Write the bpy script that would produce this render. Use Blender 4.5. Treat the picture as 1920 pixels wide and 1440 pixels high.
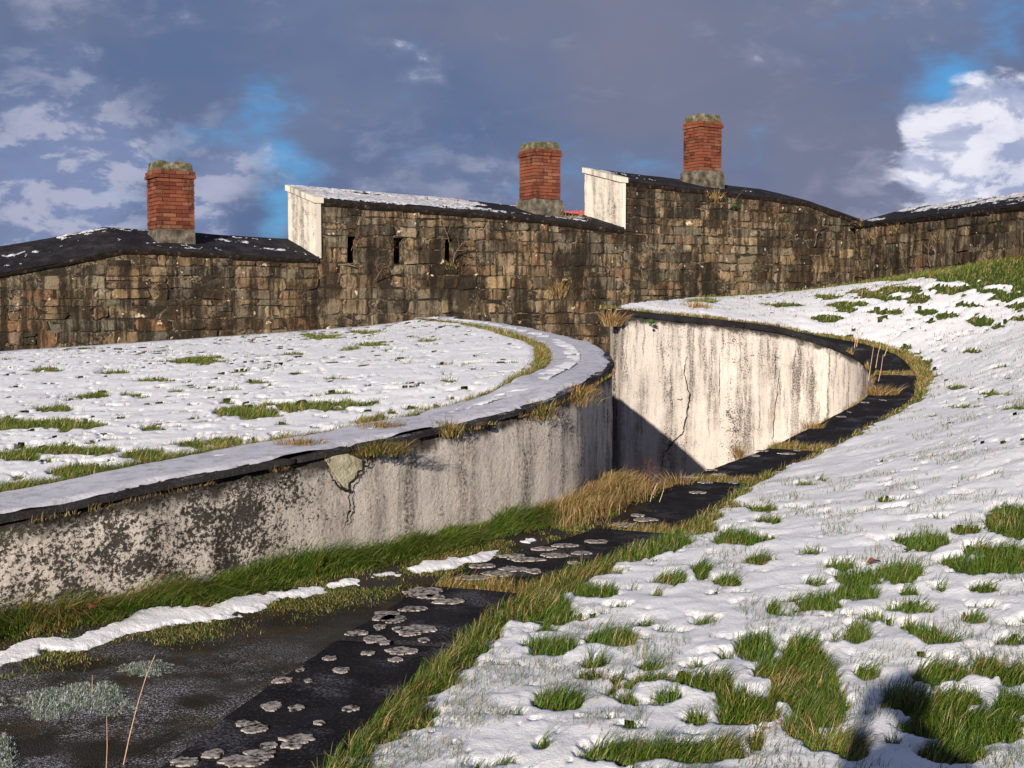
import bpy, math, random
import numpy as np
from mathutils import Vector, Matrix

random.seed(7); rng = np.random.default_rng(11)
scene = bpy.context.scene
for _o in list(bpy.data.objects): bpy.data.objects.remove(_o)
COL = scene.collection

# ------------------------------------------------------------------ camera
F = 2400.0; CZ = 1.65; PITCH = math.atan(150 / F)
cam = bpy.data.cameras.new('camera'); camo = bpy.data.objects.new('camera', cam); COL.objects.link(camo)
cam.lens = F / 1920 * 36; cam.sensor_width = 36; cam.clip_start = 0.05; cam.clip_end = 5000
camo.location = (0, 0, CZ); camo.rotation_euler = (math.pi / 2 - PITCH, 0, 0)
scene.camera = camo
# ------------------------------------------------------------------ sun, exposure
SUN_AZ = math.radians(16.5); SUN_EL = math.radians(15.8)      # light travels towards +X*sin(az), +Y*cos(az)
sl = bpy.data.lights.new('sun', 'SUN'); slo = bpy.data.objects.new('sun', sl); COL.objects.link(slo)
sl.energy = 5.0; sl.angle = math.radians(0.55); sl.color = (1.0, 0.88, 0.74)
ld = Vector((math.sin(SUN_AZ) * math.cos(SUN_EL), math.cos(SUN_AZ) * math.cos(SUN_EL), -math.sin(SUN_EL)))
slo.rotation_euler = ld.to_track_quat('-Z', 'Y').to_euler(); slo.location = (-5, -15, 12)
vs = scene.view_settings
vs.view_transform = 'Standard'; vs.look = 'None'; vs.gamma = 1.0; vs.exposure = 0.58; vs.use_curve_mapping = False

# ------------------------------------------------------------------ node helper
class NT:
    def __init__(s, nt): s.nt = nt; s.L = nt.links
    def n(s, t, **kw):
        nd = s.nt.nodes.new(t)
        for k, v in kw.items(): setattr(nd, k, v)
        return nd
    def put(s, sock, v):
        if isinstance(v, bpy.types.NodeSocket): s.L.new(v, sock)
        elif isinstance(v, (tuple, list)):
            v = tuple(v); m = len(sock.default_value)
            sock.default_value = v + (1,) * (m - len(v))
        else: sock.default_value = v
    def m(s, op, a, b=0.0, c=0.0, clamp=False):
        nd = s.n('ShaderNodeMath', operation=op, use_clamp=clamp)
        s.put(nd.inputs[0], a); s.put(nd.inputs[1], b); s.put(nd.inputs[2], c); return nd.outputs[0]
    def vm(s, op, a, b=(0, 0, 0)):
        nd = s.n('ShaderNodeVectorMath', operation=op)
        s.put(nd.inputs[0], a); s.put(nd.inputs[1], b)
        return nd.outputs['Value'] if op in ('DOT_PRODUCT', 'LENGTH') else nd.outputs['Vector']
    def mix(s, f, a, b, blend='MIX'):
        nd = s.n('ShaderNodeMix', data_type='RGBA', blend_type=blend)
        s.put(nd.inputs[0], f); s.put(nd.inputs[6], a); s.put(nd.inputs[7], b); return nd.outputs[2]
    def noise(s, vec, scale, detail=4, rough=0.55, dist=0.0):
        nd = s.n('ShaderNodeTexNoise'); s.put(nd.inputs['Vector'], vec)
        nd.inputs['Scale'].default_value = scale; nd.inputs['Detail'].default_value = detail
        nd.inputs['Roughness'].default_value = rough; nd.inputs['Distortion'].default_value = dist
        return nd.outputs['Fac']
    def vor(s, vec, scale, feature='F1', rand=1.0):
        nd = s.n('ShaderNodeTexVoronoi', feature=feature); s.put(nd.inputs['Vector'], vec)
        nd.inputs['Scale'].default_value = scale; nd.inputs['Randomness'].default_value = rand
        return nd.outputs['Distance']
    def ss(s, v, lo, hi, a=0.0, b=1.0):
        nd = s.n('ShaderNodeMapRange', interpolation_type='SMOOTHSTEP')
        s.put(nd.inputs[0], v); s.put(nd.inputs[1], lo); s.put(nd.inputs[2], hi); s.put(nd.inputs[3], a); s.put(nd.inputs[4], b)
        return nd.outputs[0]
    def ramp(s, f, stops, interp='LINEAR'):
        nd = s.n('ShaderNodeValToRGB'); cr = nd.color_ramp; cr.interpolation = interp
        while len(cr.elements) < len(stops): cr.elements.new(0.5)
        for e, (p, c) in zip(cr.elements, stops): e.position = p; e.color = tuple(c) + (1,)
        s.put(nd.inputs[0], f); return nd.outputs[0]
    def sep(s, v):
        nd = s.n('ShaderNodeSeparateXYZ'); s.put(nd.inputs[0], v); return nd.outputs
    def comb(s, x, y, z):
        nd = s.n('ShaderNodeCombineXYZ'); s.put(nd.inputs[0], x); s.put(nd.inputs[1], y); s.put(nd.inputs[2], z); return nd.outputs[0]
    def pos(s): return s.n('ShaderNodeNewGeometry').outputs['Position']
    def uv(s): return s.n('ShaderNodeTexCoord').outputs['UV']
    def rnd(s): return s.n('ShaderNodeObjectInfo').outputs['Random']
    def bump(s, h, dist=0.01, strength=1.0, normal=None):
        nd = s.n('ShaderNodeBump'); s.put(nd.inputs['Height'], h)
        nd.inputs['Distance'].default_value = dist; nd.inputs['Strength'].default_value = strength
        if normal is not None: s.put(nd.inputs['Normal'], normal)
        return nd.outputs[0]

def mat(name):
    m = bpy.data.materials.new(name); m.use_nodes = True
    t = NT(m.node_tree); b = m.node_tree.nodes['Principled BSDF']
    b.inputs['Specular IOR Level'].default_value = 0.06; b.inputs['Roughness'].default_value = 0.9
    return m, t, b

# ------------------------------------------------------------------ sky
def dirpx(px, py):
    a = (px - 960) / F; b = (720 - py) / F; cp, sp = math.cos(PITCH), math.sin(PITCH)
    return Vector((a, cp + b * sp, -sp + b * cp)).normalized()
world = bpy.data.worlds.new('World'); scene.world = world; world.use_nodes = True
w = NT(world.node_tree); bg = world.node_tree.nodes['Background']
SKYK = 0.1; SKYG = 0.93
bg.inputs['Strength'].default_value = SKYK
sky = w.n('ShaderNodeTexSky'); sky.sky_type = 'NISHITA'; sky.sun_disc = False
sky.sun_elevation = SUN_EL; sky.sun_rotation = math.pi + SUN_AZ
sky.air_density = 1.0; sky.dust_density = 0.4; sky.ozone_density = 2.0
dv = w.n('ShaderNodeTexCoord').outputs['Generated']
st = w.vm('MULTIPLY', dv, (1.0, 1.0, 1.9))
warpn = w.n('ShaderNodeTexNoise'); w.put(warpn.inputs['Vector'], st); warpn.inputs['Scale'].default_value = 7; warpn.inputs['Detail'].default_value = 5
warp = w.vm('MULTIPLY', w.vm('SUBTRACT', warpn.outputs['Color'], (0.5, 0.5, 0.5)), (0.10, 0.10, 0.10))
dw = w.vm('NORMALIZE', w.vm('ADD', dv, warp))
nA = w.noise(st, 5.0, 6, 0.55, 0.3); nB = w.noise(w.vm('ADD', st, (3.1, 1.7, 0.4)), 16.0, 7, 0.6); nC = w.noise(w.vm('ADD', st, (7.3, 2.7, 5.4)), 3.6, 5, 0.5)
cl0 = w.noise(w.vm('ADD', st, (2.3, 9.1, 1.2)), 15.0, 8, 0.60, .25); cl1 = w.noise(w.vm('ADD', st, (2.312, 9.1, 1.176)), 15.0, 8, 0.60, .25)
lit = w.ss(w.m('SUBTRACT', cl0, cl1), -.05, .05)
billow = w.m('MULTIPLY', w.m('SUBTRACT', cl0, .5), 2.2)
def spots(lst):
    tot = None
    for (px, py, rad, wt) in lst:
        d = dirpx(px, py); k = 1.0 / (1 - math.cos(rad / F))
        e = w.m('EXPONENT', w.m('MULTIPLY', w.m('SUBTRACT', 1.0, w.vm('DOT_PRODUCT', dw, tuple(d))), -k))
        e = w.m('MULTIPLY', e, wt); tot = e if tot is None else w.m('ADD', tot, e)
    return tot
def rad(v): k = SKYG / SKYK; return tuple(x * k for x in v)
# thick grey cover
cover = w.mix(w.ss(nA, 0.3, 0.7), rad((0.078, 0.116, 0.218)), rad((0.118, 0.146, 0.238)))
cover = w.mix(w.m('MULTIPLY', w.ss(nC, 0.42, 0.62), 0.6), cover, rad((0.150, 0.152, 0.205)))
blue = w.mix(0.8, w.mix(1.0, sky.outputs[0], (0.55, 0.9, 1.25, 1), 'MULTIPLY'), rad((0.040, 0.190, 0.42)))
bl = spots([(545, 410, 65, 1.35), (530, 310, 75, .75), (480, 220, 85, 0.5), (430, 130, 80, 0.4), (380, 270, 90, .35), (250, 350, 80, .35), (1800, 165, 42, .9), (1880, 80, 100, .5), (1740, 130, 45, .3),
            (200, 470, 160, 0.35), (60, 330, 120, 0.25), (880, 300, 140, .2), (1060, 440, 110, .25)])
bl = w.m('ADD', bl, w.m('ADD', w.m('MULTIPLY', w.m('SUBTRACT', nB, 0.5), 3.0), w.m('MULTIPLY', w.m('SUBTRACT', nA, 0.5), 1.4)))
blm = w.ss(bl, 0.25, 1.7)
col = w.mix(blm, cover, blue)
pale = spots([(90, 310, 130, .6), (120, 60, 70, .5), (200, 300, 110, .35), (20, 420, 120, .5), (420, 345, 75, .8), (400, 400, 70, .7), (230, 400, 120, .4), (70, 420, 130, .5), (820, 345, 130, .35), (900, 390, 110, .35),
              (1680, 370, 120, .45), (60, 210, 120, .3), (640, 330, 100, .2)])
pm = w.ss(w.m('ADD', pale, w.m('MULTIPLY', billow, 1.2)), 0.05, 1.35)
col = w.mix(w.m('MULTIPLY', pm, 0.8), col, w.mix(lit, rad((0.16, 0.20, 0.34)), rad((0.34, 0.355, 0.46))))
wh = spots([(1850, 300, 105, 1.25), (1745, 225, 45, .9), (1885, 230, 55, .95), (1900, 350, 110, .7), (1740, 330, 70, .5), (1990, 300, 150, .9)])
wm = w.ss(w.m('ADD', wh, w.m('MULTIPLY', billow, 1.15)), 0.34, .86)
col = w.mix(wm, col, w.mix(w.m('ADD', w.m('MULTIPLY', lit, .6), w.m('MULTIPLY', w.ss(cl0, .4, .6), .4)), rad((0.25, 0.29, 0.43)), rad((0.60, 0.60, 0.67))))
w.put(bg.inputs['Color'], col)

# ------------------------------------------------------------------ geometry helpers
def P(px, py, D):
    a = (px - 960) / F; b = (720 - py) / F; cp, sp = math.cos(PITCH), math.sin(PITCH)
    t = D / (cp + b * sp)
    return np.array((a * t, D, CZ + (-sp + b * cp) * t))
def proj(x, y, z):
    cp, sp = math.cos(PITCH), math.sin(PITCH); zz = z - CZ
    f = y * cp - zz * sp; u = y * sp + zz * cp
    f = np.where(f < 0.05, 0.05, f)
    return 960 + F * x / f, 720 - F * u / f

def _h(ix, iy, s):
    n = (ix * 374761393 + iy * 668265263 + s * 974634777) & 0xffffffff
    n = ((n ^ (n >> 13)) * 1274126177) & 0xffffffff
    n = n ^ (n >> 16)
    return (n & 0xffff) / 65535.0 * 2 - 1
def vn(x, y, s=0):
    x = np.asarray(x, float); y = np.asarray(y, float)
    ix = np.floor(x).astype(np.int64); iy = np.floor(y).astype(np.int64); fx = x - ix; fy = y - iy
    fx = fx * fx * fx * (fx * (fx * 6 - 15) + 10); fy = fy * fy * fy * (fy * (fy * 6 - 15) + 10)
    a = _h(ix, iy, s); b = _h(ix + 1, iy, s); c = _h(ix, iy + 1, s); d = _h(ix + 1, iy + 1, s)
    return (a * (1 - fx) + b * fx) * (1 - fy) + (c * (1 - fx) + d * fx) * fy
def fbm(x, y, f, o=4, s=0, g=0.5):
    t = 0; a = 1; n = 0; x = np.asarray(x, float); y = np.asarray(y, float)
    for i in range(o):
        t = t + a * vn(x * f * .8 + y * f * .6 + 13.7 * i, -x * f * .6 + y * f * .8 + 5.1 * i, s + i); n += a; a *= g; f *= 2.03
    return t / n
def sstep(v, a, b):
    t = np.clip((v - a) / (b - a), 0, 1); return t * t * (3 - 2 * t)

class TPS:
    def __init__(s, pts, lam=0.02):
        p = np.array(pts, float); s.c = p[:, :2]; n = len(p)
        K = s.k(p[:, :2]); K[np.arange(n), np.arange(n)] += lam
        A = np.zeros((n + 3, n + 3)); A[:n, :n] = K; Q = np.c_[np.ones(n), p[:, :2]]; A[:n, n:] = Q; A[n:, :n] = Q.T
        s.w = np.linalg.solve(A, np.r_[p[:, 2], 0, 0, 0])
    def k(s, q):
        d2 = ((q[:, None, :] - s.c[None]) ** 2).sum(-1); return 0.5 * d2 * np.log(d2 + 1e-9)
    def __call__(s, x, y):
        x = np.asarray(x, float); sh = x.shape; q = np.c_[x.ravel(), np.asarray(y, float).ravel()]
        out = np.empty(len(q)); n = len(s.c)
        for i in range(0, len(q), 60000):
            j = q[i:i + 60000]; out[i:i + 60000] = s.k(j) @ s.w[:n] + s.w[n] + j @ s.w[n + 1:]
        return out.reshape(sh)

def spline(pts, step):
    p = np.array(pts, float); q = np.vstack([2 * p[0] - p[1], p, 2 * p[-1] - p[-2]]); out = []
    for i in range(1, len(q) - 2):
        a, b, c, d = q[i - 1:i + 3]
        for t in np.linspace(0, 1, 24, endpoint=False):
            out.append(0.5 * ((2 * b) + (c - a) * t + (2 * a - 5 * b + 4 * c - d) * t * t + (3 * b - a - 3 * c + d) * t ** 3))
    out.append(p[-1]); out = np.array(out)
    s = np.r_[0, np.cumsum(np.linalg.norm(np.diff(out[:, :2], axis=0), axis=1))]
    n = max(2, int(s[-1] / step)); t = np.linspace(0, s[-1], n + 1)
    return np.c_[np.interp(t, s, out[:, 0]), np.interp(t, s, out[:, 1]), np.interp(t, s, out[:, 2])]
def right_normals(c):
    t = np.gradient(c[:, :2], axis=0); t /= np.linalg.norm(t, axis=1)[:, None]
    return np.c_[t[:, 1], -t[:, 0]]
def arclen(c): return np.r_[0, np.cumsum(np.linalg.norm(np.diff(c[:, :2], axis=0), axis=1))]
def offset(c, d):
    r = right_normals(c); o = c.copy(); o[:, :2] += r * d; return o
def mindist(x, y, c):
    sh = np.shape(x); q = np.c_[np.ravel(x), np.ravel(y)]; out = np.empty(len(q)); idx = np.empty(len(q), int)
    for i in range(0, len(q), 20000):
        d = ((q[i:i + 20000, None, :] - c[None, :, :2]) ** 2).sum(-1); k = d.argmin(1); idx[i:i + 20000] = k; out[i:i + 20000] = np.sqrt(d[np.arange(len(k)), k])
    return out.reshape(sh), idx.reshape(sh)
def inside(x, y, poly):
    x = np.asarray(x); y = np.asarray(y); c = np.zeros(x.shape, bool); n = len(poly)
    for i in range(n):
        x1, y1 = poly[i][:2]; x2, y2 = poly[(i + 1) % n][:2]
        if y1 == y2: continue
        c ^= ((y1 > y) != (y2 > y)) & (x < (x2 - x1) * (y - y1) / (y2 - y1) + x1)
    return c

def link(o, parent=None, label=None, cat=None, group=None, kind=None):
    COL.objects.link(o)
    if parent is not None: o.parent = parent
    return tag(o, label, cat, group, kind)
def tag(o, label=None, cat=None, group=None, kind=None):
    if label: o['label'] = label
    if cat: o['category'] = cat
    if group: o['group'] = group
    if kind: o['kind'] = kind
    return o
def empty(name, loc, rz, label, cat, group=None, kind='thing'):
    o = bpy.data.objects.new(name, None); o.location = loc; o.rotation_euler = (0, 0, rz); o.empty_display_size = 0.3
    return link(o, None, label, cat, group, kind)
def mesh(name, V, Fc, m, parent=None, smooth=False, uvs=None, **kw):
    me = bpy.data.meshes.new(name); V = np.asarray(V, float); 
    me.from_pydata(V.tolist(), [], Fc if isinstance(Fc, list) else Fc.tolist()); me.update()
    if m: me.materials.append(m)
    if smooth: me.polygons.foreach_set('use_smooth', [True] * len(me.polygons))
    if uvs is not None:
        ul = me.uv_layers.new(name='UVMap'); li = np.empty(len(me.loops), int); me.loops.foreach_get('vertex_index', li)
        ul.data.foreach_set('uv', np.asarray(uvs, float)[li].ravel())
    return link(bpy.data.objects.new(name, me), parent, **kw)
def gridfaces(nr, nc, keep=None):
    i, j = np.meshgrid(np.arange(nr - 1), np.arange(nc - 1), indexing='ij'); a = (i * nc + j)
    f = np.stack([a, a + 1, a + nc + 1, a + nc], -1)
    return f[keep] if keep is not None else f.reshape(-1, 4)
def fastmesh(name, V, Fq, m, smooth=True, colors=None, parent=None, **kw):
    """quads or tris through foreach_set; unused vertices dropped"""
    V = np.asarray(V, np.float32); Fq = np.asarray(Fq, np.int64); used = np.unique(Fq); mp = np.full(len(V), -1); mp[used] = np.arange(len(used))
    V = V[used]; Fq = mp[Fq]; k = Fq.shape[1]; me = bpy.data.meshes.new(name)
    me.vertices.add(len(V)); me.vertices.foreach_set('co', V.ravel())
    me.loops.add(Fq.size); me.loops.foreach_set('vertex_index', Fq.ravel().astype(np.int32))
    me.polygons.add(len(Fq)); me.polygons.foreach_set('loop_start', (np.arange(len(Fq)) * k).astype(np.int32))
    me.polygons.foreach_set('use_smooth', np.full(len(Fq), smooth))
    me.update(calc_edges=True); me.materials.append(m)
    if colors is not None:
        at = me.color_attributes.new('Col', 'FLOAT_COLOR', 'POINT'); at.data.foreach_set('color', np.asarray(colors, np.float32)[used].ravel())
    me.validate()
    return link(bpy.data.objects.new(name, me), parent, **kw)

# ------------------------------------------------------------------ plan curves
def PZ(px, py, z):
    a = (px - 960) / F; b = (720 - py) / F; cp, sp = math.cos(PITCH), math.sin(PITCH); t = z / (-sp + b * cp)
    return np.array((a * t, (cp + b * sp) * t, CZ + z))
def PL(lst): return [P(*q) for q in lst]
EA = spline([(-7.4, 2.6, CZ - 1.36), (-5.2, 4.35, CZ - 1.24), (-3.9, 5.4, CZ - 1.16)] + PL([(0, 968, 6.4), (335, 900, 7.05), (614, 845, 7.85), (818, 804, 8.65), (906, 785, 9.05), (1018, 754, 9.65),
      (1081, 726, 10.15), (1116, 707, 10.85), (1142, 690, 11.7), (1147, 674, 12.6), (1121, 650, 14.3), (1062, 631, 16.7), (979, 614, 21.3), (914, 604, 24), (827, 597, 26)]), .06)
IB = spline([(-2.5, .6, CZ - 1.65), (-1.95, 2.4, CZ - 1.65), (-1.5, 3.8, CZ - 1.65)] + [PZ(q[0], q[1], -1.65) for q in ((323, 1425), (443, 1332), (625, 1207), (698, 1160), (793, 1106), (852, 1077), (922, 1050), (1030, 1020), (1122, 988))] + PL([(1220, 938, 10.7), (1297, 894, 12.15), (1388, 861, 13.3), (1468, 828, 14.3), (1570, 777, 16.0), (1618, 750, 17.1), (1640, 722, 18.6),
      (1640, 700, 19.8), (1618, 668, 21.2), (1570, 645, 22.0), (1516, 628, 22.3), (1461, 613, 22.3), (1388, 603, 22.1), (1279, 592, 21.85), (1164, 580, 21.4)]), .06)
CAPW = .62; COPW = .60
sEA = arclen(EA); sIB = arclen(IB)
def s_at_px(c, s, px, lo=0, hi=None):
    x, y = proj(c[:, 0], c[:, 1], c[:, 2]); k = np.arange(len(s)); ok = (k >= lo) & (k <= (hi if hi else len(s))) & (c[:, 1] > 2.5)
    return s[np.argmin(np.where(ok, abs(x - px), 1e9))]
iturn = int(np.argmax(IB[:, 0]))
INA = offset(EA, -CAPW)             # lawn side of the cap
OUTB = offset(IB, COPW)             # bank side of the coping

# ------------------------------------------------------------------ materials
def m_snow(name, colr, rough=.6, grime=0.0):
    m, t, b = mat(name); p = t.pos()
    c = t.mix(t.ss(t.noise(p, 3, 3), .35, .65), colr, tuple(x * .94 for x in colr))
    if grime: c = t.mix(t.m('MULTIPLY', t.ss(t.noise(p, 9, 6, .7), .48, .62), grime), c, (.10, .10, .10))
    t.put(b.inputs['Base Color'], c); b.inputs['Roughness'].default_value = rough
    h = t.m('ADD', t.noise(p, 45, 6, .7), t.m('MULTIPLY', t.noise(p, 260, 3, .6), .5))
    t.put(b.inputs['Normal'], t.bump(h, .012, .9)); b.inputs['Subsurface Weight'].default_value = .15
    b.inputs['Subsurface Radius'].default_value = (.02, .025, .03); b.inputs['Subsurface Scale'].default_value = 1.0
    return m
M_SNOW = m_snow('snow', (.84, .85, .88))
M_ICE = m_snow('thin_icy_snow', (.56, .57, .64), .45, .35)
M_ROOFSNOW = m_snow('roof_snow', (.62, .62, .66), .6, .7)

def m_blade():
    m, t, b = mat('grass_blades'); a = t.n('ShaderNodeAttribute', attribute_name='Col').outputs['Color']
    t.put(b.inputs['Base Color'], a); b.inputs['Roughness'].default_value = .45; b.inputs['Specular IOR Level'].default_value = .3
    tr = t.n('ShaderNodeBsdfTranslucent'); t.put(tr.inputs['Color'], a)
    mx = t.n('ShaderNodeMixShader'); mx.inputs[0].default_value = .3
    t.L.new(b.outputs[0], mx.inputs[1]); t.L.new(tr.outputs[0], mx.inputs[2])
    t.L.new(mx.outputs[0], m.node_tree.nodes['Material Output'].inputs['Surface']); return m
M_BLADE = m_blade()

def m_simple(name, stops, scale, bumpd=.01, bscale=None, rough=.9, detail=6):
    m, t, b = mat(name); p = t.pos(); n = t.noise(p, scale, detail, .6)
    t.put(b.inputs['Base Color'], t.ramp(n, stops)); b.inputs['Roughness'].default_value = rough
    t.put(b.inputs['Normal'], t.bump(t.noise(p, bscale or scale * 4, 6, .65), bumpd)); return m
M_SOIL = m_simple('turf_soil', [(.3, (.030, .048, .012)), (.55, (.05, .075, .018)), (.75, (.10, .10, .04))], 9, .02)
M_FLOOR = m_simple('earth_floor', [(.3, (.02, .018, .014)), (.7, (.06, .055, .04))], 3, .02)
M_TWIG = m_simple('twig', [(.3, (.10, .065, .045)), (.7, (.22, .16, .12))], 12, .003)
M_TWIGR = m_simple('red_twig', [(.3, (.12, .05, .035)), (.7, (.26, .13, .09))], 12, .003)
M_STRAW = m_simple('straw_stem', [(.3, (.38, .24, .14)), (.7, (.55, .40, .26))], 30, .001)
M_RED = m_simple('red_roof_paint', [(.3, (.30, .035, .05)), (.7, (.40, .07, .09))], 5, .003, rough=.5)
M_BLACKIN = m_simple('loophole_shade_black', [(.3, (.010, .009, .008)), (.7, (.02, .018, .016))], 5, .01)
M_CRACK = m_simple('crack_dirt', [(.3, (.012, .011, .010)), (.7, (.035, .03, .026))], 20, .003)

def m_render(name, warm, streak, speck_of_u, wet, mossy=0.4):
    """limewash over rough render: u runs along the wall, v is the depth below its top (both metres)"""
    m, t, b = mat(name); uv = t.uv(); x, y, _ = t.sep(uv)
    big = t.noise(uv, 1.1, 4, .6); mid = t.noise(uv, 6, 7, .68); fine = t.noise(uv, 40, 7, .78)
    wob = t.m('MULTIPLY', t.noise(uv, 5, 3), .10)
    sx = t.comb(t.m('ADD', x, wob), t.m('MULTIPLY', y, .09), 0.0)
    s1 = t.noise(sx, 3.2, 5, .65); s2 = t.noise(t.comb(t.m('ADD', x, wob), t.m('MULTIPLY', y, .05), 3.0), 15, 4, .7)
    base = t.mix(t.ss(big, .35, .65), warm, tuple(q * .86 for q in warm))
    base = t.mix(t.m('MULTIPLY', t.ss(fine, .50, .62), .55), base, tuple(q * .55 for q in warm))
    st_ = t.m('MULTIPLY', t.m('ADD', t.m('MULTIPLY', t.ss(s1, .45, .64), t.ss(s2, .38, .60)), t.m('MULTIPLY', t.ss(s2, .52, .70), .55)), streak)
    st_ = t.m('MULTIPLY', st_, t.ss(y, 2.4, .2, .45, 1.0))
    st_ = t.m('MULTIPLY', st_, t.ss(fine, .42, .55, .12, 1.35), clamp=True)
    base = t.mix(st_, base, (.055, .05, .046))
    base = t.mix(t.m('MULTIPLY', t.m('MULTIPLY', t.ss(s1, .42, .60), t.ss(mid, .34, .56)), .5), base, (.17, .155, .14))
    # speckled black growth and other dark specks
    up = speck_of_u(t, x, y)
    sv = t.m('ADD', t.m('MULTIPLY', fine, .75), t.m('ADD', t.m('MULTIPLY', mid, .48), t.m('MULTIPLY', big, .30)))
    thr = t.m('SUBTRACT', .92, t.m('MULTIPLY', up, .195))
    sp_ = t.ss(sv, thr, t.m('ADD', thr, .04))
    base = t.mix(t.m('MULTIPLY', sp_, .92), base, t.mix(mid, (.006, .0055, .005), (.020, .017, .014)))
    lich = t.ss(t.noise(t.vm('ADD', uv, (4, 2, 0)), 19, 5, .7), .64, .70)
    base = t.mix(t.m('MULTIPLY', t.m('MULTIPLY', lich, up), .9), base, (.50, .47, .42))
    # black crust below the coping
    edge = t.m('ADD', y, t.m('MULTIPLY', t.m('SUBTRACT', mid, .5), .32))
    edge = t.m('ADD', edge, t.m('MULTIPLY', t.m('SUBTRACT', s2, .5), .10))
    base = t.mix(t.m('MULTIPLY', t.ss(edge, .13, .035), .93), base, (.022, .019, .016))
    base = t.mix(t.m('MULTIPLY', t.ss(t.noise(uv, 3.0, 4), .6, .72), mossy * .5), base, (.12, .12, .07))
    t.put(b.inputs['Base Color'], base); b.inputs['Roughness'].default_value = .92
    h = t.m('ADD', t.m('MULTIPLY', t.noise(uv, 16, 8, .7), 1.0), t.m('MULTIPLY', fine, .6))
    t.put(b.inputs['Normal'], t.bump(h, wet, 1.0)); return m
_iA = int(np.argmax(EA[:, 0])); S614 = float(s_at_px(EA, sEA, 614, 0, _iA)); S1000 = float(s_at_px(EA, sEA, 1000, 0, _iA))
M_RENDA = m_render('limewash_inner_wall', (.58, .53, .485), .75, lambda t, x, y: t.m('ADD', t.ss(x, S614 + .5, S614 - .9, .36, .93), t.m('MULTIPLY', t.ss(x, S614 + 3.6, S614 + 4.4), .4)), .016)  # black growth at the left; dark specks also thicken past the right turn
M_RENDB = m_render('limewash_outer_wall', (.60, .55, .51), 1.3, lambda t, x, y: t.m('ADD', .28, t.m('MULTIPLY', t.ss(t.noise(t.comb(x, 0.0, 0.0), .9, 2), .5, .7), .45)), .010, .1)
M_GABLE = m_render('whitewashed_gable', (.66, .62, .55), .5, lambda t, x, y: t.m('ADD', .0, .42), .010, .1)

def m_stone():
    m, t, b = mat('rubble_stone'); p = t.pos(); r = t.rnd(); n = t.noise(p, 3.5, 6, .65); f = t.noise(p, 26, 6, .7)
    c = t.ramp(r, [(0, (.09, .075, .055)), (.12, (.17, .125, .08)), (.27, (.26, .19, .115)), (.38, (.12, .12, .10)), (.5, (.32, .24, .15)), (.6, (.17, .16, .13)), (.7, (.22, .13, .075)), (.8, (.28, .24, .18)), (.9, (.10, .09, .075)), (1, (.38, .29, .19))])
    c = t.mix(t.ss(f, .35, .7), t.mix(.45, c, (.02, .018, .015)), c)
    c = t.mix(t.m('MULTIPLY', t.ss(t.noise(t.vm('ADD', p, (9, 1, 4)), 5, 5, .65), .56, .7), .55), c, (.33, .27, .19))
    ps = t.vm('MULTIPLY', p, (5.5, 5.5, .55)); dk = t.ss(t.noise(ps, 1.0, 7, .72), .44, .58)
    c = t.mix(t.m('MULTIPLY', dk, .88), c, (.018, .015, .012))
    c = t.mix(t.m('MULTIPLY', t.ss(n, .56, .64), .75), c, (.022, .018, .014))
    pd = t.vm('MULTIPLY', p, (1.1, 1.1, .8)); lg = t.m('ADD', t.noise(t.vm('ADD', pd, (5, 0, 2)), 1.0, 4, .6), t.m('MULTIPLY', t.m('SUBTRACT', f, .5), .35))
    c = t.mix(t.m('MULTIPLY', t.ss(lg, .50, .58), .80), c, (.016, .013, .011))
    li = t.m('MULTIPLY', t.ss(t.noise(t.vm('ADD', p, (2, 8, 1)), 6.0, 3, .5), .68, .72), t.ss(f, .4, .5))
    c = t.mix(li, c, (.50, .44, .34))
    c = t.mix(1.0, c, (1.30, 1.24, 1.16, 1), 'MULTIPLY')
    t.put(b.inputs['Base Color'], c)
    t.put(b.inputs['Normal'], t.bump(t.m('ADD', t.noise(p, 9, 8, .7), t.m('MULTIPLY', f, .5)), .05, .9)); return m
M_STONE = m_stone()
def m_mortar():
    m, t, b = mat('lime_mortar'); p = t.pos(); n = t.noise(p, 2.2, 6, .65); f = t.noise(p, 25, 5, .7)
    c = t.mix(t.ss(n, .46, .60), (.035, .029, .022), (.30, .24, .17)); c = t.mix(t.ss(f, .4, .65), (.03, .026, .02), c)
    t.put(b.inputs['Base Color'], c); t.put(b.inputs['Normal'], t.bump(f, .03)); return m
M_MORTAR = m_mortar()
def m_slab(name, dark, frost):
    m, t, b = mat(name); p = t.pos(); n = t.noise(p, 4, 6, .65); f = t.noise(p, 60, 5, .7)
    c = t.mix(t.ss(n, .35, .7), dark, tuple(q * 2.2 for q in dark)); c = t.mix(t.ss(f, .52, .72, 0, .5), c, (.12, .11, .11))
    c = t.mix(t.m('MULTIPLY', t.m('MULTIPLY', t.ss(t.noise(t.vm('ADD', p, (3, 3, 3)), 2.4, 6, .7), .5, .66), t.ss(f, .42, .6)), t.m('MULTIPLY', t.ss(t.sep(t.n('ShaderNodeNewGeometry').outputs['Normal'])[2], .6, .85), frost)), c, (.5, .5, .56))
    t.put(b.inputs['Base Color'], c); b.inputs['Roughness'].default_value = .8
    t.put(b.inputs['Normal'], t.bump(t.m('ADD', f, t.noise(p, 14, 5, .6)), .012)); return m
M_COPING = m_slab('blackened_coping', (.010, .0095, .011), .22)
M_CAPA = m_slab('grey_coping', (.017, .016, .017), .7)
M_ROOF = m_slab('dark_roof_slab', (.012, .0115, .014), .10)
M_EAVE = m_simple('blackened_eave', [(.3, (.010, .008, .007)), (.58, (.026, .020, .015)), (.72, (.14, .11, .08))], 9, .03)
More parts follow.
